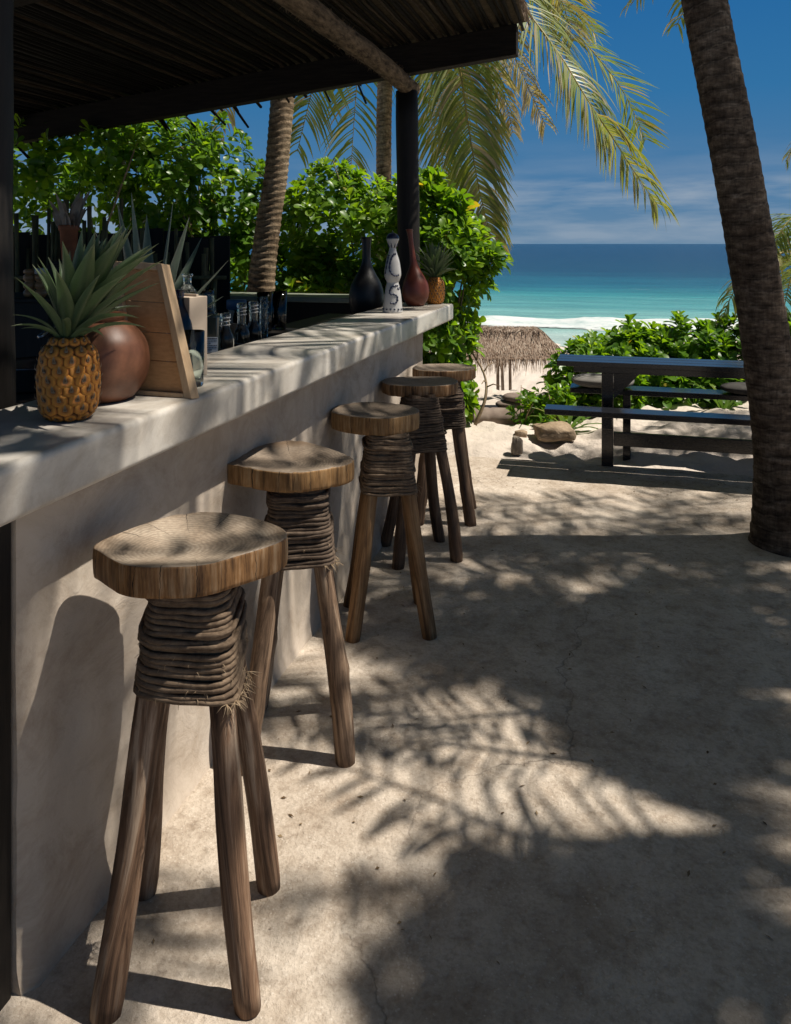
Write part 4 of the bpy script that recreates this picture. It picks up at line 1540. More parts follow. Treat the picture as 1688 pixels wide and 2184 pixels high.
def pineapple(label, loc, R_, H_, crown, seed, rot=0.0, sym=0.0):
    rn = random.Random(seed)
    t = thing("pineapple", label, "pineapple", loc, rot, "pineapples on the counter")

    def rad(u):
        return R_ * (0.70 + 0.30 * sin(pi * (0.1 + 0.86 * u)) ** 0.8) * (1 - 0.30 * max(0, u - 0.82) / 0.18) * (1 - 0.28 * max(0, 0.10 - u) / 0.10)
    b = MB()
    b.lathe([(rad(i / 14) * 0.965, 0.002 + (H_ - 0.002) * i / 14) for i in range(15)], 24)
    b.build("fruit", pine_core, t)
    rows, per = 9, 11
    es = 2 * pi * R_ / per / 2 * 1.12
    for i in range(rows):
        u = (i + 0.55) / rows
        for j in range(per):
            a = 2 * pi * (j + 0.5 * (i % 2)) / per + 0.10 * i
            r = rad(u) * 0.985
            dr = (rad(min(1, u + 0.02)) - rad(max(0, u - 0.02))) / (0.04 * H_)
            nrm = Vector((cos(a), sin(a), -dr)).normalized()
            x = Vector((-sin(a), cos(a), 0))
            y = nrm.cross(x).normalized()
            s = es * rn.uniform(0.9, 1.05) * (rad(u) / R_)
            p = Vector((r * cos(a), r * sin(a), u * H_))
            mw = Matrix(((x.x * s, y.x * s * 0.92, nrm.x * s, p.x), (x.y * s, y.y * s * 0.92, nrm.y * s, p.y), (x.z * s, y.z * s * 0.92, nrm.z * s, p.z), (0, 0, 0, 1)))
            link("fruitlet", EYE_ME, t, mw)
    n = 60
    for i in range(n):
        k = i / (n - 1)                          # 0 outermost
        a = i * 2.39996 + seed
        tilt = radians(58 - 53 * k ** 0.7) + rn.uniform(-.08, .08)
        ln = crown * (0.34 + 0.66 * sin(pi * min(1, 0.12 + 0.68 * k))) * rn.uniform(0.85, 1.1)
        rd = Vector((cos(a), sin(a), 0))
        ln *= 1 - 0.38 * sym * max(0, -(Matrix.Rotation(rot, 3, "Z") @ rd).dot(RGT)) * (1 - 0.5 * k)
        d = (Vector((0, 0, 1)) * cos(tilt) + rd * sin(tilt)).normalized()
        d = (d + Matrix.Rotation(-rot, 3, "Z") @ C2W(0.30, 0.0, 0) * sym * (0.6 + 1.0 * k)).normalized()
        upv = (Vector((0, 0, 1)) * sin(tilt) - rd * cos(tilt))
        upv = (upv - d * upv.dot(d)).normalized()
        x = d.cross(upv)
        p = rd * R_ * 0.34 * (1 - k * 0.75) + Vector((0, 0, H_ - 0.008 + 0.030 * k))
        me = PLEAF[2 if k < 0.16 else 1 if k < 0.6 else 0]
        ws = ln * (1.0 + 0.55 * k) * (0.95 if k > 0.3 else 0.6)
        mw = Matrix(((x.x * ws, d.x * ln, upv.x * ln, p.x), (x.y * ws, d.y * ln, upv.y * ln, p.y), (x.z * ws, d.z * ln, upv.z * ln, p.z), (0, 0, 0, 1)))
        link("crown_leaf", me, t, mw)
    return t


pineapple("large ripe pineapple with a tall spiky crown at the near end of the counter", G(126, 900, CT) + Vector((0, 0.03, 0.0)), 0.057, 0.168, 0.235, 3, 0.3, 0.9)
pineapple("small shaded pineapple at the far end of the counter behind the red vase", C2W(0.232, 4.72, CT), 0.056, 0.16, 0.20, 8, 1.2, 0)


# ------------------------------------------------------------------ things on and behind the bar
def lathe_thing(name, label, cat, part, loc, prof, mat, n=36, off=None, group=None, smooth_n=6):
    t = thing(name, label, cat, loc, 0, group)
    p = [(v.x, v.y) for v in catmull([Vector((r, z, 0)) for r, z in prof], smooth_n)] if smooth_n else prof
    b = MB()
    b.lathe(p, n, 0, off)
    b.build(part, mat, t)
    return t, p


pot_m = Mat("brown_clay", 0.45, 0.4)
_a = pot_m.noise(5, 6, 0.6, 0.6)
_c = pot_m.ramp(_a, [(0.3, (0.07, 0.026, 0.013)), (0.5, (0.16, 0.065, 0.033)), (0.72, (0.27, 0.125, 0.07))])
_c = pot_m.mix(0.5, _c, pot_m.ramp(pot_m.noise(40, 4), [(0.4, 0.6), (0.6, 1.0)]), "MULTIPLY")
pot_m.color(_c)
pot_m.bump(_a, 0.25, 0.005)
t, _ = lathe_thing("clay_pot", "big round brown clay pot behind the large pineapple", "pot", "pot_body", C2W(-0.675, 1.83, CT) , [(0.045, 0), (0.07, 0.006), (0.098, 0.045), (0.106, 0.09), (0.098, 0.135), (0.070, 0.170), (0.048, 0.182)], pot_m.m)
b = MB()
b.lathe([(0.048, 0.180), (0.054, 0.190), (0.056, 0.197), (0.050, 0.199), (0.044, 0.190), (0.042, 0.150)], 36, cap=False)
b.build("rim", pot_m.m, t)

# tall-framed board leaning on the counter
fr_m = simple("board_frame_wood", (0.36, 0.24, 0.135), (0.50, 0.36, 0.22), 6, 0.6, 0.3, 0.25, 0.003, (14, 14, 1.5))
pn_m = simple("board_panel_wood", (0.38, 0.20, 0.085), (0.50, 0.28, 0.125), 9, 0.6, 0.3, 0.2, 0.002, (6, 6, 18))
BR, TR = AT(409, 851, 1.83), AT(345, 562, 1.90)
BL, TL = AT(272, 842, 1.885), AT(240, 556, 1.955)
BR.z = BL.z = CT + 0.001
fb = thing("framed_board", "pale wooden framed board leaning on the counter beside the clay pot", "board", (BR + BL) / 2)
oc = (BR + BL) / 2
nv = (BL - BR).cross(TR - BR).normalized()
if nv.dot(FWD) < 0:
    nv = -nv


def quad_prism(name, q, depth, mat, off=0.0):
    b = MB()
    vs = [p - oc + nv * off for p in q] + [p - oc + nv * (off + depth) for p in q]
    b.add(vs, [(0, 1, 2, 3), (7, 6, 5, 4), (0, 4, 5, 1), (1, 5, 6, 2), (2, 6, 7, 3), (3, 7, 4, 0)])
    o = b.build(name, mat, fb, False)
    return bevel(o, 0.0015)


def qd(u0, u1, v0, v1):
    def pt(u, v):
        return BL.lerp(BR, u).lerp(TL.lerp(TR, u), v)
    return [pt(u0, v0), pt(u1, v0), pt(u1, v1), pt(u0, v1)]


quad_prism("frame_stile", qd(0.885, 1.0, 0.0, 1.0), 0.034, fr_m)
quad_prism("frame_stile", qd(0.0, 0.10, 0.0, 1.0), 0.034, fr_m)
quad_prism("frame_rail", qd(0.102, 0.883, 0.945, 0.999), 0.034, fr_m)
quad_prism("frame_rail", qd(0.102, 0.883, 0.001, 0.035), 0.034, fr_m)
cuts = [0.037, 0.26, 0.47, 0.70, 0.943]
for i in range(4):
    quad_prism("plank", qd(0.102, 0.872, cuts[i] + 0.0015, cuts[i + 1] - 0.0015), 0.010, pn_m, 0.012)

clear = m_glass("clear_glass", (0.86, 0.95, 0.92))
smoke = m_glass("smoked_glass", (0.06, 0.055, 0.06), 0.04)
bluegl = m_glass("dark_blue_glass", (0.012, 0.02, 0.07), 0.06)
jarg = m_glass("dusky_clear_glass", (0.72, 0.78, 0.78), 0.05)
dark_liquid = Mat("dark_syrup", 0.1, 0.5, (0.02, 0.012, 0.008)).m
WZ = 0.951

lathe_thing("drinking_glass", "clear straight tumbler standing right beside the framed board", "glass", "glass_body", AT(411, 822, 1.985) * Vector((1, 1, 0)).length if False else C2W((411 - CX) / F * 2.0, 2.0, CT),
            [(0.024, 0), (0.027, 0.004), (0.0285, 0.05), (0.030, 0.138), (0.0285, 0.139), (0.027, 0.05), (0.025, 0.012), (0.001, 0.011)], clear, 32, None, None, 0)
t, _ = lathe_thing("glass_bottle", "dark blue glass bottle half hidden behind the framed board", "bottle", "bottle_body", C2W((383 - CX) / F * 2.12, 2.12, CT),
                   [(0.030, 0), (0.036, 0.004), (0.036, 0.09), (0.035, 0.13), (0.028, 0.165), (0.014, 0.195), (0.012, 0.225), (0.014, 0.235)], bluegl)
carton_m = simple("beige_carton", (0.42, 0.34, 0.26), (0.50, 0.41, 0.32), 10, 0.7, 0.2, 0.1)
ct = thing("carton", "beige tall carton behind the tumbler and framed board", "carton", C2W((404 - CX) / F * 2.16, 2.16, CT), -0.25)
b = MB()
b.box((-0.034, -0.034, 0), (0.034, 0.034, 0.215))
bevel(b.build("carton_body", carton_m, ct, False), 0.002)
b = MB()
b.box((-0.030, -0.004, 0.2152), (0.030, 0.004, 0.2215))
b.build("carton_flap", carton_m, ct, False)
t, _ = lathe_thing("glass_bottle", "clear bottle with a wide lip rising behind the beige carton", "bottle", "bottle_body", C2W((400 - CX) / F * 2.32, 2.32, CT),
                   [(0.030, 0), (0.036, 0.004), (0.036, 0.18), (0.034, 0.205), (0.020, 0.228), (0.012, 0.24), (0.012, 0.258), (0.017, 0.266), (0.015, 0.27)], jarg)

# square dark bottle with a white label
sb = thing("square_bottle", "square dark glass bottle with a white paper label behind the counter edge", "bottle", C2W((443 - CX) / F * 2.78, 2.78, WZ), TH + 0.15)
b = MB()
b.box((-0.042, -0.042, 0), (0.042, 0.042, 0.205))
bevel(b.build("bottle_body", Mat("dark_green_glass", 0.08, 0.6, (0.012, 0.02, 0.02)).m, sb, False), 0.010, 4)
b = MB()
b.lathe([(0.034, 0.203), (0.018, 0.216), (0.015, 0.222), (0.015, 0.235), (0.018, 0.238)], 24)
b.build("neck", smoke, sb)
lab = simple("paper_label", (0.50, 0.52, 0.54), (0.60, 0.61, 0.62), 30, 0.7, 0.2, 0)
b = MB()
b.box((-0.036, -0.0432, 0.075), (0.038, -0.0424, 0.128))
lb_ = b.build("label", lab, sb, False)
b = MB()
for i in range(6):
    z = 0.121 - i * 0.0075
    x = -0.033
    while x < 0.034 - (0.02 if i in (2, 5) else 0):
        w_ = R.uniform(0.002, 0.007)
        b.box((x, -0.0437, z), (min(0.035, x + w_), -0.0433, z + (0.0042 if i == 0 else 0.0024)))
        x += w_ + 0.0016
b.build("print", Mat("ink", 0.7, 0.2, (0.03, 0.03, 0.035)).m, lb_, False)

t, _ = lathe_thing("glass_jar", "clear glass jar standing upside down behind the square dark bottle", "jar", "jar_body", C2W((438 - CX) / F * 3.05, 3.05, WZ + 0.14),
                   [(0.046, 0), (0.048, 0.004), (0.044, 0.05), (0.036, 0.115), (0.034, 0.138), (0.032, 0.138), (0.034, 0.11), (0.042, 0.05), (0.044, 0.01)], clear, 32, None, None, 0)
rk = thing("crate", "low dark crate under the upside down jar on the worktop", "crate", C2W((438 - CX) / F * 3.05, 3.05, WZ), 0)
b = MB()
b.box((-0.09, -0.09, 0), (0.09, 0.09, 0.015))
b.box((-0.09, -0.09, 0.0151), (-0.08, 0.09, 0.139))
b.box((0.08, -0.09, 0.0151), (0.09, 0.09, 0.139))
b.box((-0.0799, -0.09, 0.0151), (0.0799, -0.08, 0.139))
b.box((-0.0799, 0.08, 0.0151), (0.0799, 0.09, 0.139))
b.build("crate_body", M["dark_wood"], rk, False)

cara_labels = ["nearest small swing top bottle, left of two like it behind the counter", "middle small swing top bottle behind the counter edge", "farthest small swing top bottle, left of the spiral glass"]
for (px, zc, hh), lb in zip(((481, 2.88, 0.20), (516, 3.02, 0.225), (541, 3.12, 0.225)), cara_labels):
    t, pp = lathe_thing("swing_top_bottle", lb, "bottle", "bottle_body", C2W((px - CX) / F * zc, zc, WZ),
                        [(0.026, 0), (0.031, 0.004), (0.031, 0.09), (0.029, 0.115), (0.019, 0.14), (0.016, 0.15), (0.016, hh - 0.02), (0.018, hh - 0.015), (0.018, hh - 0.004), (0.015, hh)], jarg, group="small swing top bottles")
    b = MB()
    b.lathe([(0.027, 0.004), (0.0285, 0.006), (0.0285, 0.072), (0.002, 0.073)], 24)
    b.build("syrup", dark_liquid, t)
    for k in range(3):
        b = MB()
        z = hh - 0.045 + k * 0.013
        b.tube([Vector((0.0185 * cos(a), 0.0185 * sin(a), z + 0.003 * cos(a))) for a in lin(0, 2 * pi, 20)], 0.0016, 5, cap=False)
        b.build("wire", Mat("wire_steel", 0.3, 0.5, (0.35, 0.35, 0.36)).m if k == 0 else bpy.data.materials["wire_steel"], t)

t = thing("spiral_glass", "clear twisted glass between the swing top bottles and dark tumblers", "glass", C2W((563 - CX) / F * 3.2, 3.2, WZ + 0.02))
b = MB()
b.lathe([(0.014, 0), (0.016, 0.003), (0.016, 0.16), (0.015, 0.215), (0.013, 0.217)], 24)
b.build("glass_body", jarg, t)
b = MB()
b.tube([Vector((0.0175 * cos(a), 0.0175 * sin(a), 0.004 + a * 0.0034)) for a in lin(0, 2 * pi * 9.8, 240)], 0.0038, 6)
b.build("spiral_rib", clear, t)

tr = thing("bottle_tray", "black raised tray on the worktop carrying two dark tumblers", "tray", C2W((578 - CX) / F * 3.34, 3.34, WZ), TH)
b = MB()
b.box((-0.11, -0.08, 0.0), (0.11, 0.08, 0.088))
bevel(b.build("tray_body", M["dark_wood"], tr, False), 0.005)
for px, zc, lb in ((566, 3.3, "dark tall tumbler nearer the framed board of the pair on the tray"), (596, 3.36, "dark tall tumbler at the right of the pair on the tray")):
    lathe_thing("drinking_glass", lb, "glass", "glass_body", C2W((px - CX) / F * zc, zc, WZ + 0.089),
                [(0.026, 0), (0.029, 0.003), (0.0345, 0.16), (0.0330, 0.16), (0.028, 0.012), (0.001, 0.011)], smoke, 32, None, "dark tall tumblers", 0)
t, _ = lathe_thing("lidded_jar", "jar with a blue lid standing behind the small swing top bottles", "jar", "jar_body", C2W((505 - CX) / F * 3.45, 3.45, WZ),
                   [(0.036, 0), (0.04, 0.004), (0.04, 0.15), (0.037, 0.17)], smoke)
b = MB()
b.lathe([(0.0, 0.168), (0.043, 0.168), (0.043, 0.204), (0.041, 0.207), (0.0, 0.207)], 30, cap=False)
b.build("lid", Mat("blue_plastic", 0.5, 0.4, (0.03, 0.075, 0.15)).m, t)

# far end of the counter
blackv = Mat("black_ceramic", 0.42, 0.4, (0.006, 0.006, 0.007)).m
lathe_thing("long_neck_vase", "black long necked vase left of the white painted bottle", "vase", "vase_body", C2W((782 - CX) / F * 4.72, 4.72, WZ),
            [(0.05, 0), (0.075, 0.01), (0.100, 0.09), (0.103, 0.15), (0.088, 0.215), (0.055, 0.275), (0.031, 0.33), (0.025, 0.40), (0.029, 0.47), (0.033, 0.485), (0.028, 0.486), (0.02, 0.44)], blackv)
redv = Mat("red_clay", 0.4, 0.4)
redv.color(redv.ramp(redv.noise(7, 5, 0.6), [(0.3, (0.085, 0.02, 0.012)), (0.7, (0.16, 0.042, 0.022))]))
lathe_thing("long_neck_vase", "red brown clay vase with a thin tilted neck in front of the black post", "vase", "vase_body", C2W((887 - CX) / F * 4.58, 4.58, CT),
            [(0.03, 0), (0.05, 0.006), (0.074, 0.05), (0.078, 0.09), (0.068, 0.14), (0.044, 0.19), (0.024, 0.235), (0.0165, 0.29), (0.0145, 0.36), (0.017, 0.42), (0.021, 0.437), (0.017, 0.438), (0.01, 0.40)],
            redv.m, 36, lambda z: (-0.035 * (max(0, z - 0.13) / 0.3) ** 1.1 * cos(TH), -0.035 * (max(0, z - 0.13) / 0.3) ** 1.1 * sin(TH)))

# white hand-painted ceramic bottle
wc = Mat("white_ceramic", 0.25, 0.5)
wc.color(wc.ramp(wc.noise(6, 4), [(0.3, (0.36, 0.345, 0.33)), (0.7, (0.46, 0.45, 0.43))]))
navy = Mat("navy_glaze", 0.3, 0.5, (0.014, 0.018, 0.045)).m
wb = thing("ceramic_bottle", "tall white ceramic bottle with dark blue painted swirls and a domed cap", "bottle", C2W((838 - CX) / F * 4.14, 4.14, CT))
prof = [(0.046, 0.0), (0.052, 0.004), (0.050, 0.03), (0.044, 0.09), (0.036, 0.135), (0.031, 0.155), (0.036, 0.168), (0.043, 0.19), (0.0435, 0.215), (0.036, 0.265), (0.023, 0.31), (0.018, 0.33), (0.0185, 0.338)]
pcv = [(v.x, v.y) for v in catmull([Vector((r, z, 0)) for r, z in prof], 6)]
b = MB()
b.lathe(pcv, 40)
b.build("bottle_body", wc.m, wb)
b = MB()
b.lathe([(0.017, 0.336), (0.022, 0.345), (0.030, 0.372), (0.033, 0.378), (0.0335, 0.384)], 32)
b.build("cap_skirt", wc.m, wb)
b = MB()
b.lathe([(0.0335, 0.3845)] + [(0.0335 * cos(a), 0.3845 + 0.030 * sin(a)) for a in lin(0.1, 1.5, 8)] + [(0.003, 0.418), (0.0025, 0.424)], 32)
b.build("cap_dome", navy, wb)


def rad_at(z):
    for (r0, z0), (r1, z1) in zip(pcv, pcv[1:]):
        if z0 <= z <= z1 and z1 > z0:
            return r0 + (r1 - r0) * (z - z0) / (z1 - z0)
    return 0.0335 if z > 0.37 else 0.028


FA = -pi / 2 + TH + 0.12                      # side of the bottle that faces the stools


def painted(pts, w, nm="painted_swirl"):
    """a brush stroke lying on the bottle: pts = (angle from front, height)"""
    b = MB()
    P = []
    for a, z in pts:
        r = rad_at(z) + 0.0004
        P.append(Vector((r * cos(FA + a), r * sin(FA + a), z)))
    P = catmull(P, 5)
    b.tube(P, [1.5 * w * (0.7 + 0.3 * sin(i * 1.9)) for i in range(len(P))], 6)
    return b.build(nm, navy, wb)


painted([(0.55, 0.305), (0.1, 0.302), (-0.30, 0.282), (-0.50, 0.25), (-0.45, 0.22), (-0.1, 0.198), (0.35, 0.192), (0.7, 0.198)], 0.0042)
painted([(-1.15, 0.20), (-1.0, 0.24), (-0.95, 0.28), (-0.9, 0.30)], 0.004)
painted([(0.75, 0.142), (0.3, 0.140), (-0.25, 0.134), (-0.5, 0.112), (-0.35, 0.097), (0.1, 0.096), (0.42, 0.085), (0.40, 0.062), (0.05, 0.050), (-0.4, 0.052)], 0.0042)
painted([(0.55, 0.128), (0.8, 0.124), (1.1, 0.13)], 0.004)
for k in range(9):
    a = -1.6 + k * 0.42
    painted([(a - 0.05, 0.017), (a, 0.021), (a + 0.05, 0.017)], 0.0035, "painted_dot")
for k in range(8):
    a0 = k * 2 * pi / 8
    b = MB()
    b.tube([Vector((r * cos(a0), r * sin(a0), z)) for r, z in ((0.0185, 0.338), (0.0236, 0.346), (0.0272, 0.360))], [0.003, 0.0032, 0.001], 5)
    b.build("painted_stripe", navy, wb)

# ------------------------------------------------------------------ far left, behind the bar
reed_m = simple("dark_reed", (0.05, 0.04, 0.018), (0.14, 0.12, 0.05), 10, 0.7, 0.3, 0.2, 0.003, (4, 4, 1))
rf = thing("reed_fence", "upright cane reeds fencing the dark back of the bar at far left", "fence", C2W(-1.9, 4.75))
ob = C2W(-1.9, 4.75)
for i in range(62):
    x = -2.75 + i * 0.0275 + R.uniform(-.012, .012)
    p = C2W(x, 4.75 + R.uniform(-.03, .05)) - ob
    hgt = R.uniform(1.35, 1.7) if x < -1.6 else R.uniform(1.2, 1.5)
    tl = Vector((R.uniform(-.05, .05), R.uniform(-.03, .03), hgt))
    b = MB()
    r = R.uniform(0.010, 0.017)
    pts, rr = [], []
    for k in range(13):
        pts.append(p + tl * (k / 12) + Vector((0, 0, 0)))
        rr.append(r * (1.12 if k % 3 == 0 else 1.0))
    b.tube(pts, rr, 7)
    b.build("reed", reed_m, rf)
for z in (0.5, 1.2):
    b = MB()
    b.tube([C2W(-2.78, 4.71, z) - ob, C2W(-1.0, 4.71, z) - ob], 0.012, 7)
    b.build("cross_reed", reed_m, rf)

bf = thing("dark_backing", "added dark boards behind the cane reeds closing off the bright sky gaps", "fence", C2W(-2.3, 5.0), TH)
x = -1.3  # boards added to keep the back of the bar dark between the reeds
while x < 1.25:
    w = R.uniform(0.12, 0.16)
    b = MB()
    b.box((x, -0.012 + R.uniform(0, .006), 0.0), (x + w, 0.012, R.uniform(1.42, 1.5)))
    bevel(b.build("board", M["dark_wood"], bf, False), 0.003)
    x += w + 0.004
sh = thing("back_cabinet", "dark cabinet at far left behind the bar carrying two spice mills", "cabinet", C2W(-1.66, 3.6))
p0 = C2W(-1.66, 3.6)
sh.rotation_euler = (0, 0, TH)
b = MB()
b.box((-0.30, -0.16, 0.0), (0.16, 0.22, 1.145))
b.build("cabinet_body", M["dark_wood"], sh, False)
b = MB()
b.box((-0.32, -0.18, 1.146), (0.18, 0.24, 1.166))
bevel(b.build("cabinet_top", M["dark_wood"], sh, False), 0.004)
mill_m = simple("turned_wood", (0.16, 0.075, 0.03), (0.30, 0.15, 0.06), 18, 0.45, 0.4, 0.1, 0.002, (3, 3, 14))
for px, lb, capped in ((64, "plain turned wooden spice mill on the dark cabinet at far left", False), (88, "turned wooden spice mill with a white cap on the dark cabinet", True)):
    zc = 3.48
    loc = C2W((px - CX) / F * zc, zc, 1.167)
    t = thing("spice_mill", lb, "mill", loc, 0, "turned wooden spice mills")
    b = MB()
    pr_ = []
    for k in range(3):
        z = k * 0.034
        pr_ += [(0.018, z + 0.001), (0.025, z + 0.008), (0.0265, z + 0.017), (0.025, z + 0.026), (0.019, z + 0.033)]
    b.lathe(pr_, 24)
    b.build("mill_body", mill_m, t)
    b = MB()
    if capped:
        b.lathe([(0.020, 0.1005), (0.027, 0.103), (0.027, 0.120), (0.022, 0.127), (0.004, 0.129)], 24)
        b.build("cap", wc.m, t)
    else:
        b.lathe([(0.018, 0.1005), (0.025, 0.107), (0.025, 0.116), (0.018, 0.123), (0.003, 0.125)], 24)
        b.build("knob", mill_m, t)

terra = simple("terracotta", (0.20, 0.065, 0.03), (0.32, 0.12, 0.06), 14, 0.8, 0.2, 0.15)
ps = thing("plant_stand", "dark timber stand holding the terracotta pot of dry leaves", "stand", C2W(-1.70, 4.15), TH)
b = MB()
b.box((-0.08, -0.08, 0.0), (0.08, 0.08, 1.29))
b.build("stand_post", M["dark_wood"], ps, False)
b = MB()
b.box((-0.07, -0.07, 1.291), (0.07, 0.07, 1.31))
bevel(b.build("stand_top", M["dark_wood"], ps, False), 0.004)
pt = thing("plant_pot", "terracotta pot of pale dry leaves on a dark stand at far left", "potted plant", C2W(-1.70, 4.15, 1.311))
b = MB()
b.lathe([(0.032, 0), (0.036, 0.004), (0.045, 0.155), (0.052, 0.158), (0.053, 0.185), (0.048, 0.187), (0.045, 0.16), (0.01, 0.155)], 32)
b.build("pot_body", terra, pt)
dry = leafmat("dry_leaf", [(0, (0.30, 0.20, 0.13)), (1, (0.58, 0.45, 0.36))], 0.2, 0.7, 0.15, (1, 1, 1))
DRY = []
for i in range(14):
    a = i * 2.4
    p = Vector((0.03 * cos(a), 0.03 * sin(a), 0.15))
    d = Vector((cos(a) * R.uniform(0.05, 0.35), sin(a) * 0.2, 1)).normalized()
    b = MB()
    vs, tn = [], []
    ln = R.uniform(0.10, 0.26)
    w = R.uniform(0.03, 0.06)
    s = d.cross(Vector((0, 1, 0.2))).normalized()
    for k in range(7):
        u = k / 6
        ww = w * sin(pi * (0.12 + 0.86 * u)) * 0.5
        vs += [p - s * ww + FWD * (-0.3 * ww), p + FWD * 0.3 * ww, p + s * ww - FWD * 0.3 * ww]
        tn += [R.random()] * 3
        p = p + d * ln / 6
        d = (d + Vector((cos(a) * 0.09, sin(a) * 0.09, -0.10 * u))).normalized()
    b.add(vs, [q for k in range(6) for q in ((k * 3, k * 3 + 1, k * 3 + 4, k * 3 + 3), (k * 3 + 1, k * 3 + 2, k * 3 + 5, k * 3 + 4))], 0, tn)
    b.build("dry_leaf", dry, pt, True, True)

# agave behind the board
ag = thing("agave_plant", "grey green spiky agave rising behind the framed board", "agave", C2W((318 - CX) / F * 2.62, 2.62, WZ))
b = MB()
b.lathe([(0.05, 0), (0.055, 0.004), (0.075, 0.13), (0.082, 0.132), (0.083, 0.15), (0.07, 0.15), (0.02, 0.135)], 28)
b.build("pot_body", terra, ag)
aleaf = leafmat("agave_leaf", [(0, (0.07, 0.11, 0.08)), (0.5, (0.14, 0.19, 0.14)), (1, (0.32, 0.33, 0.25))], 0.08, 0.45, 0.4, (1.2, 1.2, 1))
for i in range(18):
    k = i / 17
    a = i * 2.39996
    rd = Vector((cos(a), sin(a), 0))
    tilt = radians(76 - 70 * k) + R.uniform(-.08, .08)
    d = (Vector((0, 0, 1)) * cos(tilt) + rd * sin(tilt))
    ln = 0.22 + 0.26 * k
    wdt = 0.055
    b = MB()
    vs, tn = [], []
    p = rd * 0.03 + Vector((0, 0, 0.14))
    for q in range(9):
        u = q / 8
        s = Vector((-sin(a), cos(a), 0))
        nv2 = s.cross(d).normalized()
        ww = wdt * 0.5 * ((0.75 + 0.7 * u) if u < 0.35 else 0.995 * (1 - ((u - 0.35) / 0.65) ** 1.25)) + 0.0008
        for x, dz, tt in ((-1, 0.4, 0.8), (-0.55, 0.1, 0.4), (0, 0, 0.3), (0.55, 0.1, 0.4), (1, 0.4, 0.8)):
            vs.append(p + s * x * ww - nv2 * dz * ww * (-1 if nv2.dot(rd) < 0 else 1))
            tn.append(min(1, tt + (0.3 if q == 8 else 0)))
        p = p + d * ln / 8
        d = (d + Vector((0, 0, 0.02))).normalized()
    b.add(vs, [(q * 5 + j, q * 5 + j + 1, (q + 1) * 5 + j + 1, (q + 1) * 5 + j) for q in range(8) for j in range(4)], 0, tn)
    b.build("agave_leaf", aleaf, ag, True, True)

# dark sink with a tap behind the pineapple
sk = thing("bar_sink", "dark steel sink edge in the shadow at far left behind the pineapple", "sink", C2W((75 - CX) / F * 2.5, 2.5, WZ), TH)
steel = Mat("brushed_steel", 0.25, 0.5, (0.25, 0.25, 0.26))
steel.b.inputs["Metallic"].default_value = 0.9
b = MB()
b.lathe([(0.11, 0.0), (0.12, 0.01), (0.13, 0.07), (0.14, 0.075), (0.138, 0.078), (0.122, 0.07), (0.11, 0.015), (0.01, 0.012)], 36)
b.build("basin", steel.m, sk)
b = MB()
b.tube(catmull([Vector((0.05, 0.14, 0)), Vector((0.05, 0.14, 0.14)), Vector((0.03, 0.10, 0.18)), Vector((0.0, 0.03, 0.15))], 6), 0.009, 10)
b.build("tap", steel.m, sk)

# ------------------------------------------------------------------ black picnic table at the edge of the patio
tb = thing("picnic_table", "black wooden picnic table with a sky blue sheen on top, behind the thick palm trunk", "picnic table", (0.55, 5.21, 0))
TX0, TX1 = -0.36 - 0.55, 1.75 - 0.55


def plank(name, x0, x1, y0, y1, z0, z1, parent=tb, bv=0.004):
    b = MB()
    b.box((x0, y0, z0), (x1, y1, z1))
    return bevel(b.build(name, M["black_paint"], parent, False), bv)


TZ = 0.672
plank("tabletop_plank", TX0, TX1, -0.155, -0.058, TZ - 0.032, TZ)
plank("tabletop_plank", TX0, TX1, -0.052, 0.052, TZ - 0.032, TZ)
plank("tabletop_plank", TX0, TX1, 0.058, 0.155, TZ - 0.032, TZ)
plank("apron", TX0 + 0.10, TX1 - 0.1, -0.10, -0.075, TZ - 0.075, TZ - 0.033)
BZ = 0.405
plank("seat_plank", TX0 - 0.06, TX1, -0.34, -0.19, BZ - 0.034, BZ)
plank("seat_plank", TX0 + 0.06, TX1, 0.24, 0.42, BZ + 0.0, BZ + 0.034)
for lx in (-0.055 - 0.55, 1.45 - 0.55):
    plank("post", lx - 0.036, lx + 0.036, -0.035, 0.035, -0.06, TZ - 0.076)
    plank("seat_bearer", lx - 0.030, lx + 0.030, -0.33, -0.036, BZ - 0.105, BZ - 0.035)
    plank("seat_bearer", lx - 0.030, lx + 0.030, 0.036, 0.41, BZ - 0.105, BZ - 0.001)
    b = MB()
    b.add([Vector(p) for p in ((lx + 0.037, -0.02, TZ - 0.077), (lx + 0.20, -0.02, TZ - 0.077), (lx + 0.037, -0.02, TZ - 0.25), (lx + 0.037, 0.02, TZ - 0.077), (lx + 0.20, 0.02, TZ - 0.077), (lx + 0.037, 0.02, TZ - 0.25))],
          [(0, 1, 2), (5, 4, 3), (0, 3, 4, 1), (1, 4, 5, 2), (2, 5, 3, 0)])
    b.build("brace", M["black_paint"], tb, False)
plank("stretcher_rail", -0.055 - 0.55 + 0.037, 1.45 - 0.55 - 0.037, -0.018, 0.018, 0.13, 0.215)
plank("stretcher_rail", -0.055 - 0.55 + 0.037, 1.45 - 0.55 - 0.037, 0.20, 0.23, 0.26, 0.31)
b = MB()
for lx in (-0.055 - 0.55 + 0.12, 1.45 - 0.55 - 0.12):
    plank("back_leg", lx - 0.025, lx + 0.025, 0.29, 0.35, -0.04, BZ - 0.001)


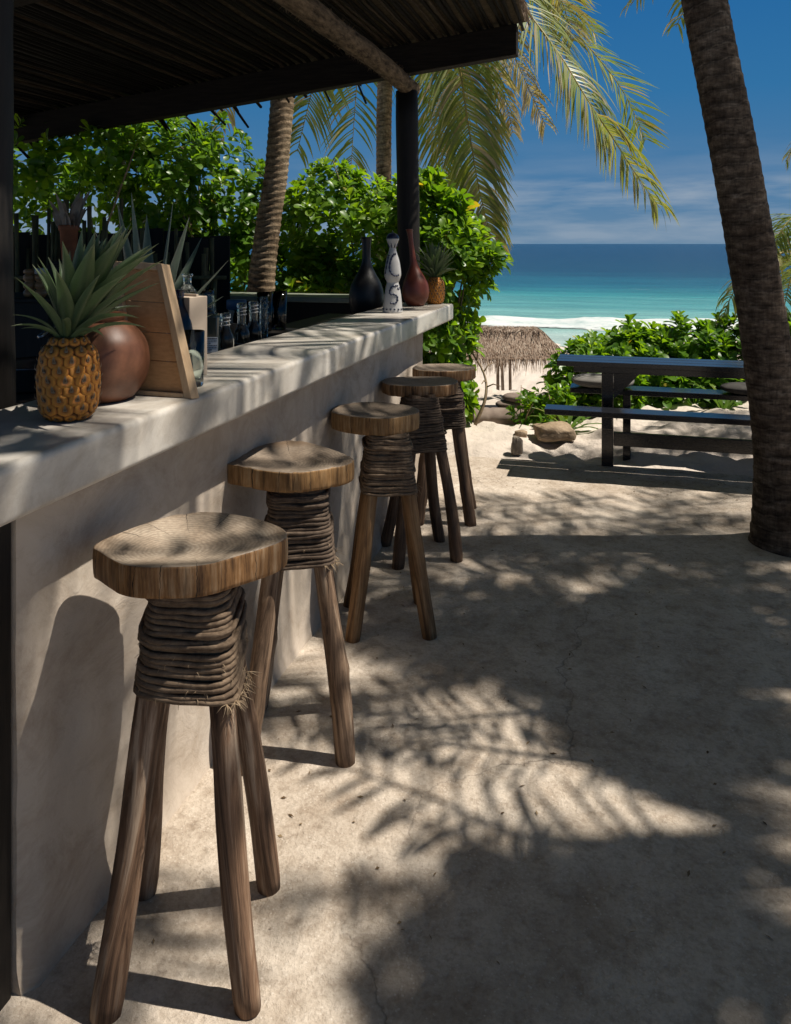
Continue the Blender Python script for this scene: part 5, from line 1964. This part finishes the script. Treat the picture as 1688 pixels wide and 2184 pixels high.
def cushion(name, label, loc, rot, sx, sy, sz, mat, group=None, pw=2.6):
    n, m = 40, 16
    vs, fs = [], []
    for i in range(m + 1):
        v = -pi / 2 + pi * i / m
        for j in range(n):
            u = 2 * pi * j / n
            cv_, sv_ = abs(cos(v)) ** 0.7, (1 if sin(v) > 0 else -1) * abs(sin(v)) ** 0.9
            e = 2 / pw
            x = (1 if cos(u) > 0 else -1) * abs(cos(u)) ** e * cv_
            y = (1 if sin(u) > 0 else -1) * abs(sin(u)) ** e * cv_
            k = 1 + 0.04 * noise.noise(Vector((x * 2, y * 2, sv_ * 2 + sx * 9)))
            vs.append(Vector((x * sx * k, y * sy * k, sz + sv_ * sz * k)))
    fs = [(i * n + j, i * n + (j + 1) % n, (i + 1) * n + (j + 1) % n, (i + 1) * n + j) for i in range(m) for j in range(n)]
    b = MB()
    b.add(vs, fs)
    o = b.build(name, mat)
    o.location = loc
    o.rotation_euler = rot
    tag(o, label, "cushion", group)
    return o


weave = Mat("grey_weave", 0.95, 0.1)
_w = weave.n("ShaderNodeTexWave", {"Vector": weave.coord(), "Scale": 55.0, "Distortion": 0.6}, bands_direction="X").outputs["Fac"]
_w2 = weave.n("ShaderNodeTexWave", {"Vector": weave.coord(), "Scale": 55.0, "Distortion": 0.6}, bands_direction="Z").outputs["Fac"]
_ww = weave.math("MULTIPLY", _w, _w2)
weave.color(weave.ramp(_ww, [(0.0, (0.10, 0.095, 0.085)), (0.5, (0.30, 0.285, 0.26))]))
weave.bump(_ww, 0.5, 0.004)
cushion("seat_cushion", "grey woven cushion lying on the back seat of the black table", (0.55 - 0.64, 5.21 + 0.33, BZ + 0.034), (0, 0, 0), 0.205, 0.14, 0.040, weave.m)
darkc = simple("dark_cloth", (0.035, 0.033, 0.032), (0.07, 0.066, 0.06), 18, 0.95, 0.1, 0.4)
cushion("seat_cushion", "dark flat cushion on the back seat of the black table near the palm trunk", (0.55 + 0.30, 5.21 + 0.33, BZ + 0.034), (0, 0, 0.05), 0.20, 0.13, 0.032, darkc)
cloth = simple("taupe_cloth", (0.16, 0.12, 0.10), (0.25, 0.20, 0.165), 10, 0.95, 0.1, 0.5, 0.01)

# rolled mattress and flat cushions on the sand by the path
rl = thing("rolled_mattress", "rolled grey brown mattress lying on the sand beyond the stools", "mattress", C2W(0.90, 6.42, sand_h(*C2W(0.90, 6.42)[:2])), TH - 0.06)
b = MB()
vs, fs = [], []
n, m = 26, 40
for i in range(n):
    x = -0.27 + 0.56 * i / (n - 1)
    for j in range(m):
        a = 2 * pi * j / m
        r = 0.082 * (1 + 0.05 * sin(3 * a + x * 6) + 0.05 * noise.noise(Vector((cos(a) * 1.5, sin(a) * 1.5, x * 8))))
        if abs(x + 0.13) < 0.015 or abs(x - 0.12) < 0.015:
            r *= 0.93
        if i in (0, n - 1):
            r *= 0.85
        vs.append(Vector((x, r * 1.15 * cos(a), 0.078 + r * 0.98 * sin(a))))
fs = [(i * m + j, i * m + (j + 1) % m, (i + 1) * m + (j + 1) % m, (i + 1) * m + j) for i in range(n - 1) for j in range(m)]
fs += [tuple(range(m)), tuple((n - 1) * m + j for j in range(m))[::-1]]
b.add(vs, fs)
b.build("mattress_roll", cloth, rl)
b = MB()
for sx in (-0.272, 0.292):
    b.tube([Vector((sx, (0.066 - 0.006 * a) * cos(a), 0.078 + (0.066 - 0.006 * a) * sin(a))) for a in lin(0, 9.5, 60)], 0.005, 5)
b.build("roll_end", cloth, rl)
for k, (dz, sx, lb) in enumerate(((0.0, 0.17, "lower taupe cushion of the pair stacked behind the rolled mattress"), (0.074, 0.14, "upper taupe cushion of the pair stacked behind the rolled mattress"))):
    p = C2W(1.02 + 0.03 * k, 6.75)
    cushion("flat_cushion", lb, (p.x, p.y, sand_h(p.x, p.y) + 0.055 + dz), (0, 0, TH), sx, 0.10, 0.036, cloth, "stacked taupe cushions")
pf = thing("low_platform", "low dark wooden platform under the stacked taupe cushions", "platform", C2W(0.92, 6.78, sand_h(*C2W(0.92, 6.78)[:2])), TH)
for i in range(4):
    b = MB()
    b.box((-0.42, -0.15 + i * 0.076, 0.015), (0.34, -0.15 + i * 0.076 + 0.07, 0.053))
    bevel(b.build("board", M["dark_wood"], pf, False), 0.003)
b = MB()
b.box((-0.40, -0.13, -0.12), (0.32, 0.12, 0.0145))
b.build("platform_base", M["dark_wood"], pf, False)


def rock(name, label, cat, loc, s, mat, seed, rot=0.0, sub=4):
    import bmesh
    bm = bmesh.new()
    bmesh.ops.create_icosphere(bm, subdivisions=sub, radius=1)
    for v in bm.verts:
        p = v.co.copy()
        k = 1 + 0.22 * noise.noise(p * 1.3 + Vector((seed, 0, 0))) + 0.08 * fbm(p * 3.5 + Vector((seed, 2, 0)), 3)
        q = Vector([(abs(c) ** 0.7) * (1 if c > 0 else -1) for c in p]) * k
        v.co = Vector((q.x * s[0], q.y * s[1], q.z * s[2]))
    me = bpy.data.meshes.new(name)
    bm.to_mesh(me)
    bm.free()
    me.materials.append(mat)
    me.polygons.foreach_set("use_smooth", [True] * len(me.polygons))
    o = link(name, me)
    o.location = loc
    o.rotation_euler = (0, 0, rot)
    return tag(o, label, cat)


rk_m = simple("tan_rock", (0.20, 0.145, 0.09), (0.38, 0.29, 0.20), 9, 0.95, 0.1, 0.8, 0.03)
p = G(1182, 930, 0.02)
rock("sand_rock", "tan rough rock lying on the sand beneath the hedge end", "rock", (p.x, p.y, 0.05), (0.145, 0.10, 0.062), rk_m, 3.0, TH)
st_m = simple("grey_driftwood", (0.13, 0.11, 0.09), (0.34, 0.29, 0.23), 14, 0.95, 0.1, 0.9, 0.02, (3, 3, 1))
p = G(1103, 962, 0.0)
rock("wood_stump", "small grey weathered stump poking out of the sand by the path", "stump", (p.x, p.y, 0.035), (0.040, 0.036, 0.065), st_m, 9.0)
p = G(1112, 935, 0.0)
rock("small_stone", "small pale stone just behind the grey stump on the sand", "stone", (p.x, p.y, 0.03), (0.045, 0.035, 0.03), rk_m, 14.0, 0, 3)

# strap-leaved plants under the hedge
strap_m = leafmat("strap_leaf", [(0, (0.04, 0.10, 0.02)), (0.6, (0.10, 0.18, 0.04)), (1, (0.30, 0.27, 0.12))], 0.35, 0.35, 0.4, (1.6, 1.6, 0.7))
for (px, py, zc, n, ln, lb, sd) in ((1210, 925, 5.95, 11, 0.34, "strap leaved plant around the tan rock at the hedge end", 1), (1330, 850, 6.5, 12, 0.36, "strap leaved plant behind the table leg under the hedge", 2), (1545, 830, 6.3, 12, 0.42, "strap leaved plant under the hedge near the thick palm trunk", 3)):
    rn = random.Random(sd)
    p = C2W((px - CX) / F * zc, zc)
    t = thing("strap_plant", lb, "plant", (p.x, p.y, sand_h(p.x, p.y) - 0.01), 0, "strap leaved plants")
    for i in range(n):
        a = i * 2.4 + sd
        d = Vector((cos(a) * 0.8, sin(a) * 0.8, rn.uniform(0.5, 1.4))).normalized()
        q = Vector((0.02 * cos(a), 0.02 * sin(a), 0))
        vs, tn = [], []
        l_ = ln * rn.uniform(0.7, 1.2)
        for k in range(8):
            u = k / 7
            s = Vector((-sin(a), cos(a), 0)) * 0.034 * sin(pi * (0.2 + 0.78 * u)) * 0.5
            vs += [q - s + Vector((0, 0, .004)), q.copy(), q + s + Vector((0, 0, .004))]
            tn += [rn.uniform(0.2, 0.7) + 0.3 * u * u] * 3
            q = q + d * l_ / 7
            d = (d + Vector((0, 0, -0.16))).normalized()
        b = MB()
        b.add(vs, [f_ for k in range(7) for f_ in ((k * 3, k * 3 + 1, k * 3 + 4, k * 3 + 3), (k * 3 + 1, k * 3 + 2, k * 3 + 5, k * 3 + 4))], 0, tn)
        b.build("strap_leaf", strap_m, t, True, True)

# ------------------------------------------------------------------ thatched shelter on the beach
ZP = 18.0
pp = C2W(1.75, ZP)
gz = sand_h(pp.x, pp.y)
bs = thing("beach_shelter", "straw thatched beach shelter on thin poles in front of the surf", "beach shelter", (pp.x, pp.y, gz), TH)


def SP(x, y, zc=ZP):
    q = AT(x, y, zc)
    m = Matrix.Translation((pp.x, pp.y, gz)) @ Matrix.Rotation(TH, 4, "Z")
    return m.inverted() @ q


zr, zm = SP(1060, 694).z, SP(1060, 750).z
x0, x1 = SP(800, 700).x, SP(1192, 700).x
b = MB()
core = [Vector((x0, -1.2, zm)), Vector((x1, -1.2, zm)), Vector((x1, 1.2, zm)), Vector((x0, 1.2, zm)), Vector((x0 + .7, -0.45, zr - .05)), Vector((x1 - .45, -0.45, zr - .09)), Vector((x1 - .45, 0.45, zr - .09)), Vector((x0 + .7, 0.45, zr - .05))]
b.add(core, [(0, 3, 2, 1), (4, 5, 6, 7), (0, 1, 5, 4), (1, 2, 6, 5), (2, 3, 7, 6), (3, 0, 4, 7)], 0, 0.2)
b.build("roof_core", M["thatch"], bs, False, True)
b = MB()
rn = random.Random(77)
for i in range(6500):
    f = rn.random()
    face = rn.choices((0, 1, 2, 3), (5, 1.6, 2.5, 1.2))[0]
    u = rn.random()
    if face == 0:
        p = core[0].lerp(core[1], u).lerp(core[4].lerp(core[5], u), f)
        d = Vector((rn.gauss(0, .25), -0.8, -0.75))
    elif face == 1:
        p = core[1].lerp(core[2], u).lerp(core[5].lerp(core[6], u), f)
        d = Vector((0.7, rn.gauss(0, .3), -0.8))
    elif face == 2:
        p = core[4].lerp(core[5], u).lerp(core[7].lerp(core[6], u), f)
        d = Vector((rn.gauss(0, .6), rn.gauss(-0.5, .6), -0.03))
    else:
        p = core[3].lerp(core[2], u).lerp(core[7].lerp(core[6], u), f)
        d = Vector((rn.gauss(0, .25), 0.8, -0.75))
    if f < 0.2 and face != 2:
        d.z -= 1.0
    d.normalize()
    ln = rn.uniform(0.15, 0.42)
    s = d.cross(Vector((0.2, 0.1, 1))).normalized() * rn.uniform(0.006, 0.016)
    q = p + d * ln + Vector((0, 0, 0.02))
    p = p + Vector((0, 0, 0.03))
    b.add([p - s, p + s, q + s * 0.2, q - s * 0.2], [(0, 1, 2, 3)], 0, min(1, max(0, rn.gauss(0.5, 0.28))))
o = b.build("thatch", M["thatch"], bs, True, True)
o["kind"] = "stuff"
pole_m = simple("grey_pole", (0.16, 0.12, 0.09), (0.28, 0.22, 0.17), 8, 0.9, 0.1, 0.3)
for (xt, xb, dy) in ((1056, 1055, -0.5), (1062, 1067, -0.65), (840, 838, -0.6), (1100, 1100, 0.9), (860, 858, 0.9)):
    a_ = SP(xt, 752)
    c_ = SP(xb, 752)
    b = MB()
    b.tube([Vector((c_.x, dy, -0.25)), Vector(((a_.x + c_.x) / 2 + 0.01, dy, zm * 0.5)), Vector((a_.x, dy, zm + 0.05))], [0.038, 0.036, 0.033], 10)
    b.build("pole", pole_m, bs)

# ------------------------------------------------------------------ small litter on the patio and sand
lit_m = leafmat("litter", [(0, (0.10, 0.06, 0.03)), (1, (0.30, 0.22, 0.13))], 0.05, 0.8, 0.1, (1, 1, 1))
b = MB()
rn = random.Random(91)
for i in range(420):
    x, y = rn.uniform(-1.0, 2.2), rn.uniform(1.1, 5.1)
    z = floor_h(x, y) + 0.002
    a = rn.uniform(0, 6.3)
    ln, w = rn.uniform(0.003, 0.012), rn.uniform(0.0015, 0.004)
    d, s = Vector((cos(a), sin(a), 0.1)) * ln, Vector((-sin(a), cos(a), 0)) * w
    p = Vector((x, y, z))
    b.add([p - d, p + s + Vector((0, 0, .002)), p + d, p - s], [(0, 1, 2, 3)], 0, rn.random())
o = b.build("patio_grit", lit_m, None, True, True)
o["kind"] = "stuff"
